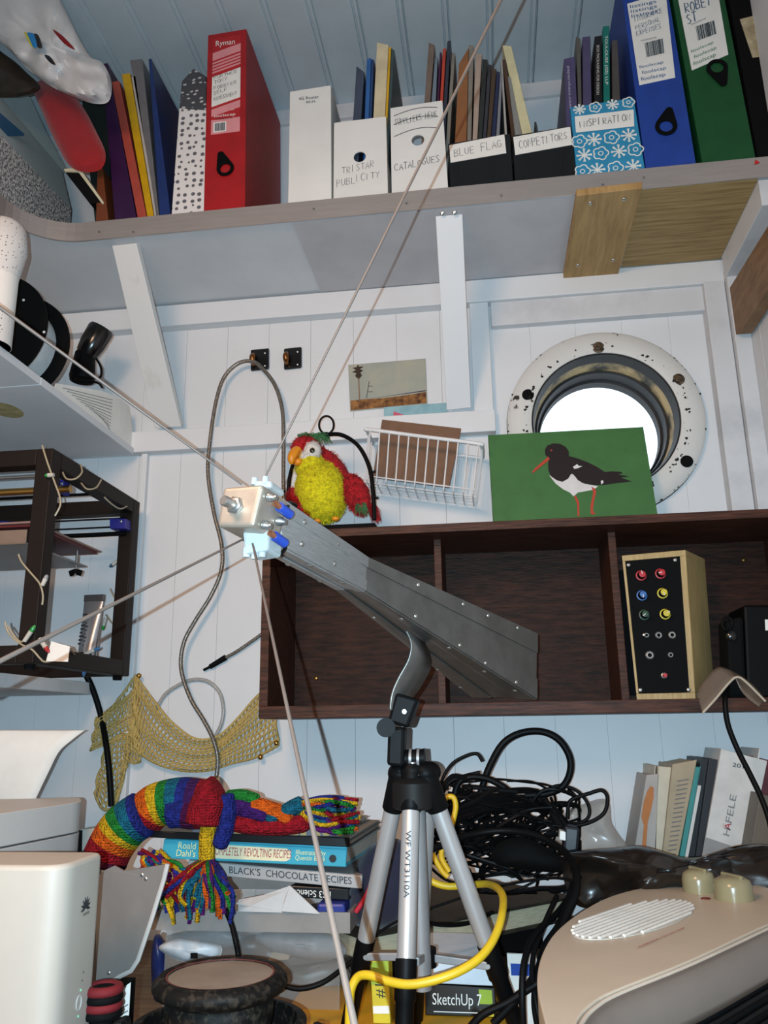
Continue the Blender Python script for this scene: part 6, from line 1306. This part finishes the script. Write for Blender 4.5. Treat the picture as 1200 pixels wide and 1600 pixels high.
t, sp, fc = lean('booklet', 'pale grey booklet with an orange figure, first of the standing books', ('#a59c94', '#b9b2a6'), (992, 1324), (1025, 1325), (1028, 1209), (1010, 1211), .09)
MB().prism([PP(980 + a / 5.455, 1150 + b / 5.455, fc, .0008) for a, b in ((120, 690), (140, 560), (170, 470), (200, 425), (225, 440), (225, 520), (200, 640), (175, 740), (160, 945), (125, 945), (140, 760))], fc.n * -.0005).build('orange_figure', mat('orange_print', '#b5703c', .7), sp)
lean('book', 'cream card booklet beside the orange printed one', ('#c3b8a2', '#c9c2b2'), (1026, 1325), (1035, 1326), (1049, 1199), (1029.5, 1197), .12)
t, sp, fc = lean('magazine', 'tan magazine with rows of small print between cream and teal books', ('#a08f74', '#c0b598'), (1036, 1328), (1061, 1332), (1089, 1187), (1051, 1194), .12, YK - .006)
mb = MB()
for k in range(22): fc.quad(mb, .3, .42 + .023 * k, .8, .426 + .023 * k)
tag(mb.build('print_lines', M_INKL, sp), None, kind='stuff')
lean('book', 'thin teal spined book among the standing books', ('#2f7f7c', '#a8a294'), (1062, 1337), (1070, 1337), (1094, 1199), (1087, 1198), .13, YK - .008)
lean('book', 'thin white book, shortest beside the teal one', ('#c4c2be', '#c4c2be'), (1070.5, 1337), (1076, 1337), (1096, 1228), (1090.5, 1227), .13, YK - .006)
lean('book', 'black book in front of the white catalogue', ('#131315', '#6b675f'), (1077, 1337), (1087, 1337), (1108, 1185), (1095, 1184), .10, YK + .01)
lean('book', 'blue black book touching the white catalogue', ('#14161d', '#6b675f'), (1087.5, 1337), (1097, 1336), (1121, 1187), (1108.5, 1185), .10, YK)
t, sp, fc = lean('catalogue', 'thick white trade catalogue with grey and red lettering', ('#c9c6c1', '#b5b1aa'), (1098, 1336), (1172, 1322), (1199, 1189), (1127, 1170), .10, YK - .004)
hp = lambda a, b, l=.0006: PP(980 + a / 5.455, 1150 + b / 5.455, fc, l)
MB().prism([hp(a, b) for a, b in ((640, 1015), (663, 860), (885, 935), (820, 1000))], fc.n * -.0005).build('grey_corner', mat('grey_print', '#8b8988', .6), sp)
o_, v_ = hp(865, 862), (hp(915, 590) - hp(865, 862)).normalized()
for s, a, col in (('H', 0, '#7c7a78'), ('Ä', 1, '#a8202c'), ('FELE', 2, '#7c7a78')):
    st_ = o_.lerp(hp(915, 590), (0, .20, .40)[a]); u_ = v_; w_ = fc.n.cross(u_).normalized(); mb = MB(); text_mesh(mb, s, Face(st_, st_ + u_ * .1, st_ + u_ * .1 + w_ * .1, st_ + w_ * .1), 0, 0, .0092, (.0105, .0105, .040)[a]); tag(mb.build('lettering', mat('m_' + col, col, .6), sp), None, kind='stuff')
o_ = hp(892, 258); mb = MB(); u_ = (hp(960, 272) - o_).normalized(); w_ = fc.n.cross(u_).normalized(); text_mesh(mb, '2011', Face(o_, o_ + u_ * .1, o_ + u_ * .1 + w_ * .1, o_ + w_ * .1), 0, 0, .006, .022); tag(mb.build('lettering', M_INK, sp), None, kind='stuff')
lean('book', 'maroon book right behind the white catalogue', ('#5a1420', '#8b857c'), (1176, 1322), (1205, 1325), (1232, 1195), (1170, 1180), .07, YK + .02)
lean('book', 'tan and navy paperback standing in front of the maroon book', ('#5d5346', '#8b857c'), (1174, 1322), (1215, 1330), (1228, 1250), (1188, 1240), .06, YK - .05)
# ---- fan heater
M_HEAT = mat('heater_beige', '#b3a390', .42, vary=.02); M_HSIL = mat('heater_silver', '#8a8078', .3, metal=.6, vary=.03)
zh = -.168; hq = lambda x, y: PZ(x, y, zh)
ht = thing('fan_heater', 'beige fan heater with two domed knobs and a black grille', 'heater', V(.15, .65, ZD))
ol = spline([hq(*p) for p in ((1285, 1420), (1230, 1395), (1150, 1378), (1060, 1379), (1000, 1388), (950, 1402), (905, 1426), (868, 1456), (847, 1490), (839, 1530), (846, 1575), (864, 1625), (893, 1625), (903, 1592), (925, 1568), (962, 1547), (1080, 1500), (1215, 1438))], 4, True)
MB().prism([Vector((p.x, p.y, zd + .012)) for p in ol], (0, 0, zh - ZD - .012)).build('body', M_HEAT, ht, bevel=.006, seg=4)
for x, y in ((900, 1470), (1150, 1400), (900, 1560), (1150, 1455)):
    q = hq(x, y); MB().lathe([(.012, .0005), (.012, .014)], Vector((q.x, q.y, zd)), n=14).build('foot', M_BLACKM, ht)
fe = spline([hq(*p) for p in ((893, 1625), (905, 1590), (927, 1567), (965, 1546), (1080, 1500), (1215, 1438), (1290, 1404))], 6)
def off(p, k, dn): return p + Vector((.42, -.90, 0)).normalized() * k + Vector((0, 0, -dn))
MB().grid(lambda i, j: off(fe[round(i * (len(fe) - 1))], .002 + .020 * math.sin(j * PI / 2), .002 + .026 * (1 - math.cos(j * PI / 2))), len(fe), 9).build('bezel', M_HSIL, ht, smooth=True, solid=.002)
MB().tube([off(p, .0035, .0015) for p in fe], .0016, 8).build('bezel_edge', mat('heater_edge', '#b5a696', .4), ht, smooth=True)
MB().grid(lambda i, j: off(fe[round(i * (len(fe) - 1))], .018, .030 + .12 * j), len(fe), 3).build('grille_back', M_BLACKM, ht, solid=.002)
for k in range(12): MB().tube([off(p, .022, .034 + .0095 * k) for p in fe[::3]], .0024, 6).build('grille_slat', M_BLACK, ht, smooth=True)
ec = hq(994, 1436); ea = (hq(1072, 1408) - hq(918, 1466)) / 2; eb = hq(1010, 1409) - hq(990, 1436)
eb = Vector((-ea.y, ea.x, 0)).normalized() * .034
vent = MB().prism([ec + ea * math.cos(a) + eb * math.sin(a) + Vector((0, 0, .0002)) for a in [2*PI*k/48 for k in range(48)]], (0, 0, .0008)).build('vent_plate', mat('vent_white', '#b8b0a6', .5), ht)
for k in range(11):
    s = -0.86 + 1.72 * k / 10; h = math.sqrt(max(0, 1 - s * s)); MB().tube([ec + eb * s + ea * h * j + Vector((0, 0, .0014)) for j in (-.98, 0, .98)], .0016, 6).build('vent_slat', mat('vent_slat', '#cfc8be', .5), vent, smooth=True)
M_KNOB = mat('olive_knob', '#83795c', .22, vary=.05)
for px, r in (((1093, 1393), .0165), ((1147, 1405), .0185)):
    c = hq(*px); kb = MB().lathe([(r, 0), (r, .012), (r * .9, .018), (r * .6, .021), (r * .2, .022)], c, n=32).build('knob', M_KNOB, ht, smooth=True)
    MB().box(c + Vector((0, 0, .0205)), (.0035, r * 1.6, .006), RT('Z', 25)).build('grip_bar', M_KNOB, kb, bevel=.0015)
MB().ell(hq(1098, 1401) + Vector((0, -.012, .0005)), (.005, .003, .0012)).build('indicator_lens', mat('lens_red', '#5a1416', .3), ht, smooth=True)
a0, a1 = hq(1000, 1483), hq(1072, 1451); u_ = (a1 - a0).normalized(); w_ = Vector((-u_.y, u_.x, 0))
mb = MB(); text_mesh(mb, 'WARNING: Do not cover', Face(a0, a0 + u_ * .1, a0 + u_ * .1 + w_ * .1, a0 + w_ * .1), 0, 0, .0032, (a1 - a0).length); tag(mb.build('lettering', mat('warn_red', '#9a3a32', .7), ht), None, kind='stuff')
for n_ in ('handwriting', 'flower_print', 'label_print', 'label_panel', 'small_print', 'barcode', 'spine_print', 'print', 'print_lines', 'wing_feathers', 'crest', 'tail'):
    for o in bpy.data.objects:
        if o.name.split('.')[0] == n_ and o.parent: o['kind'] = 'stuff'
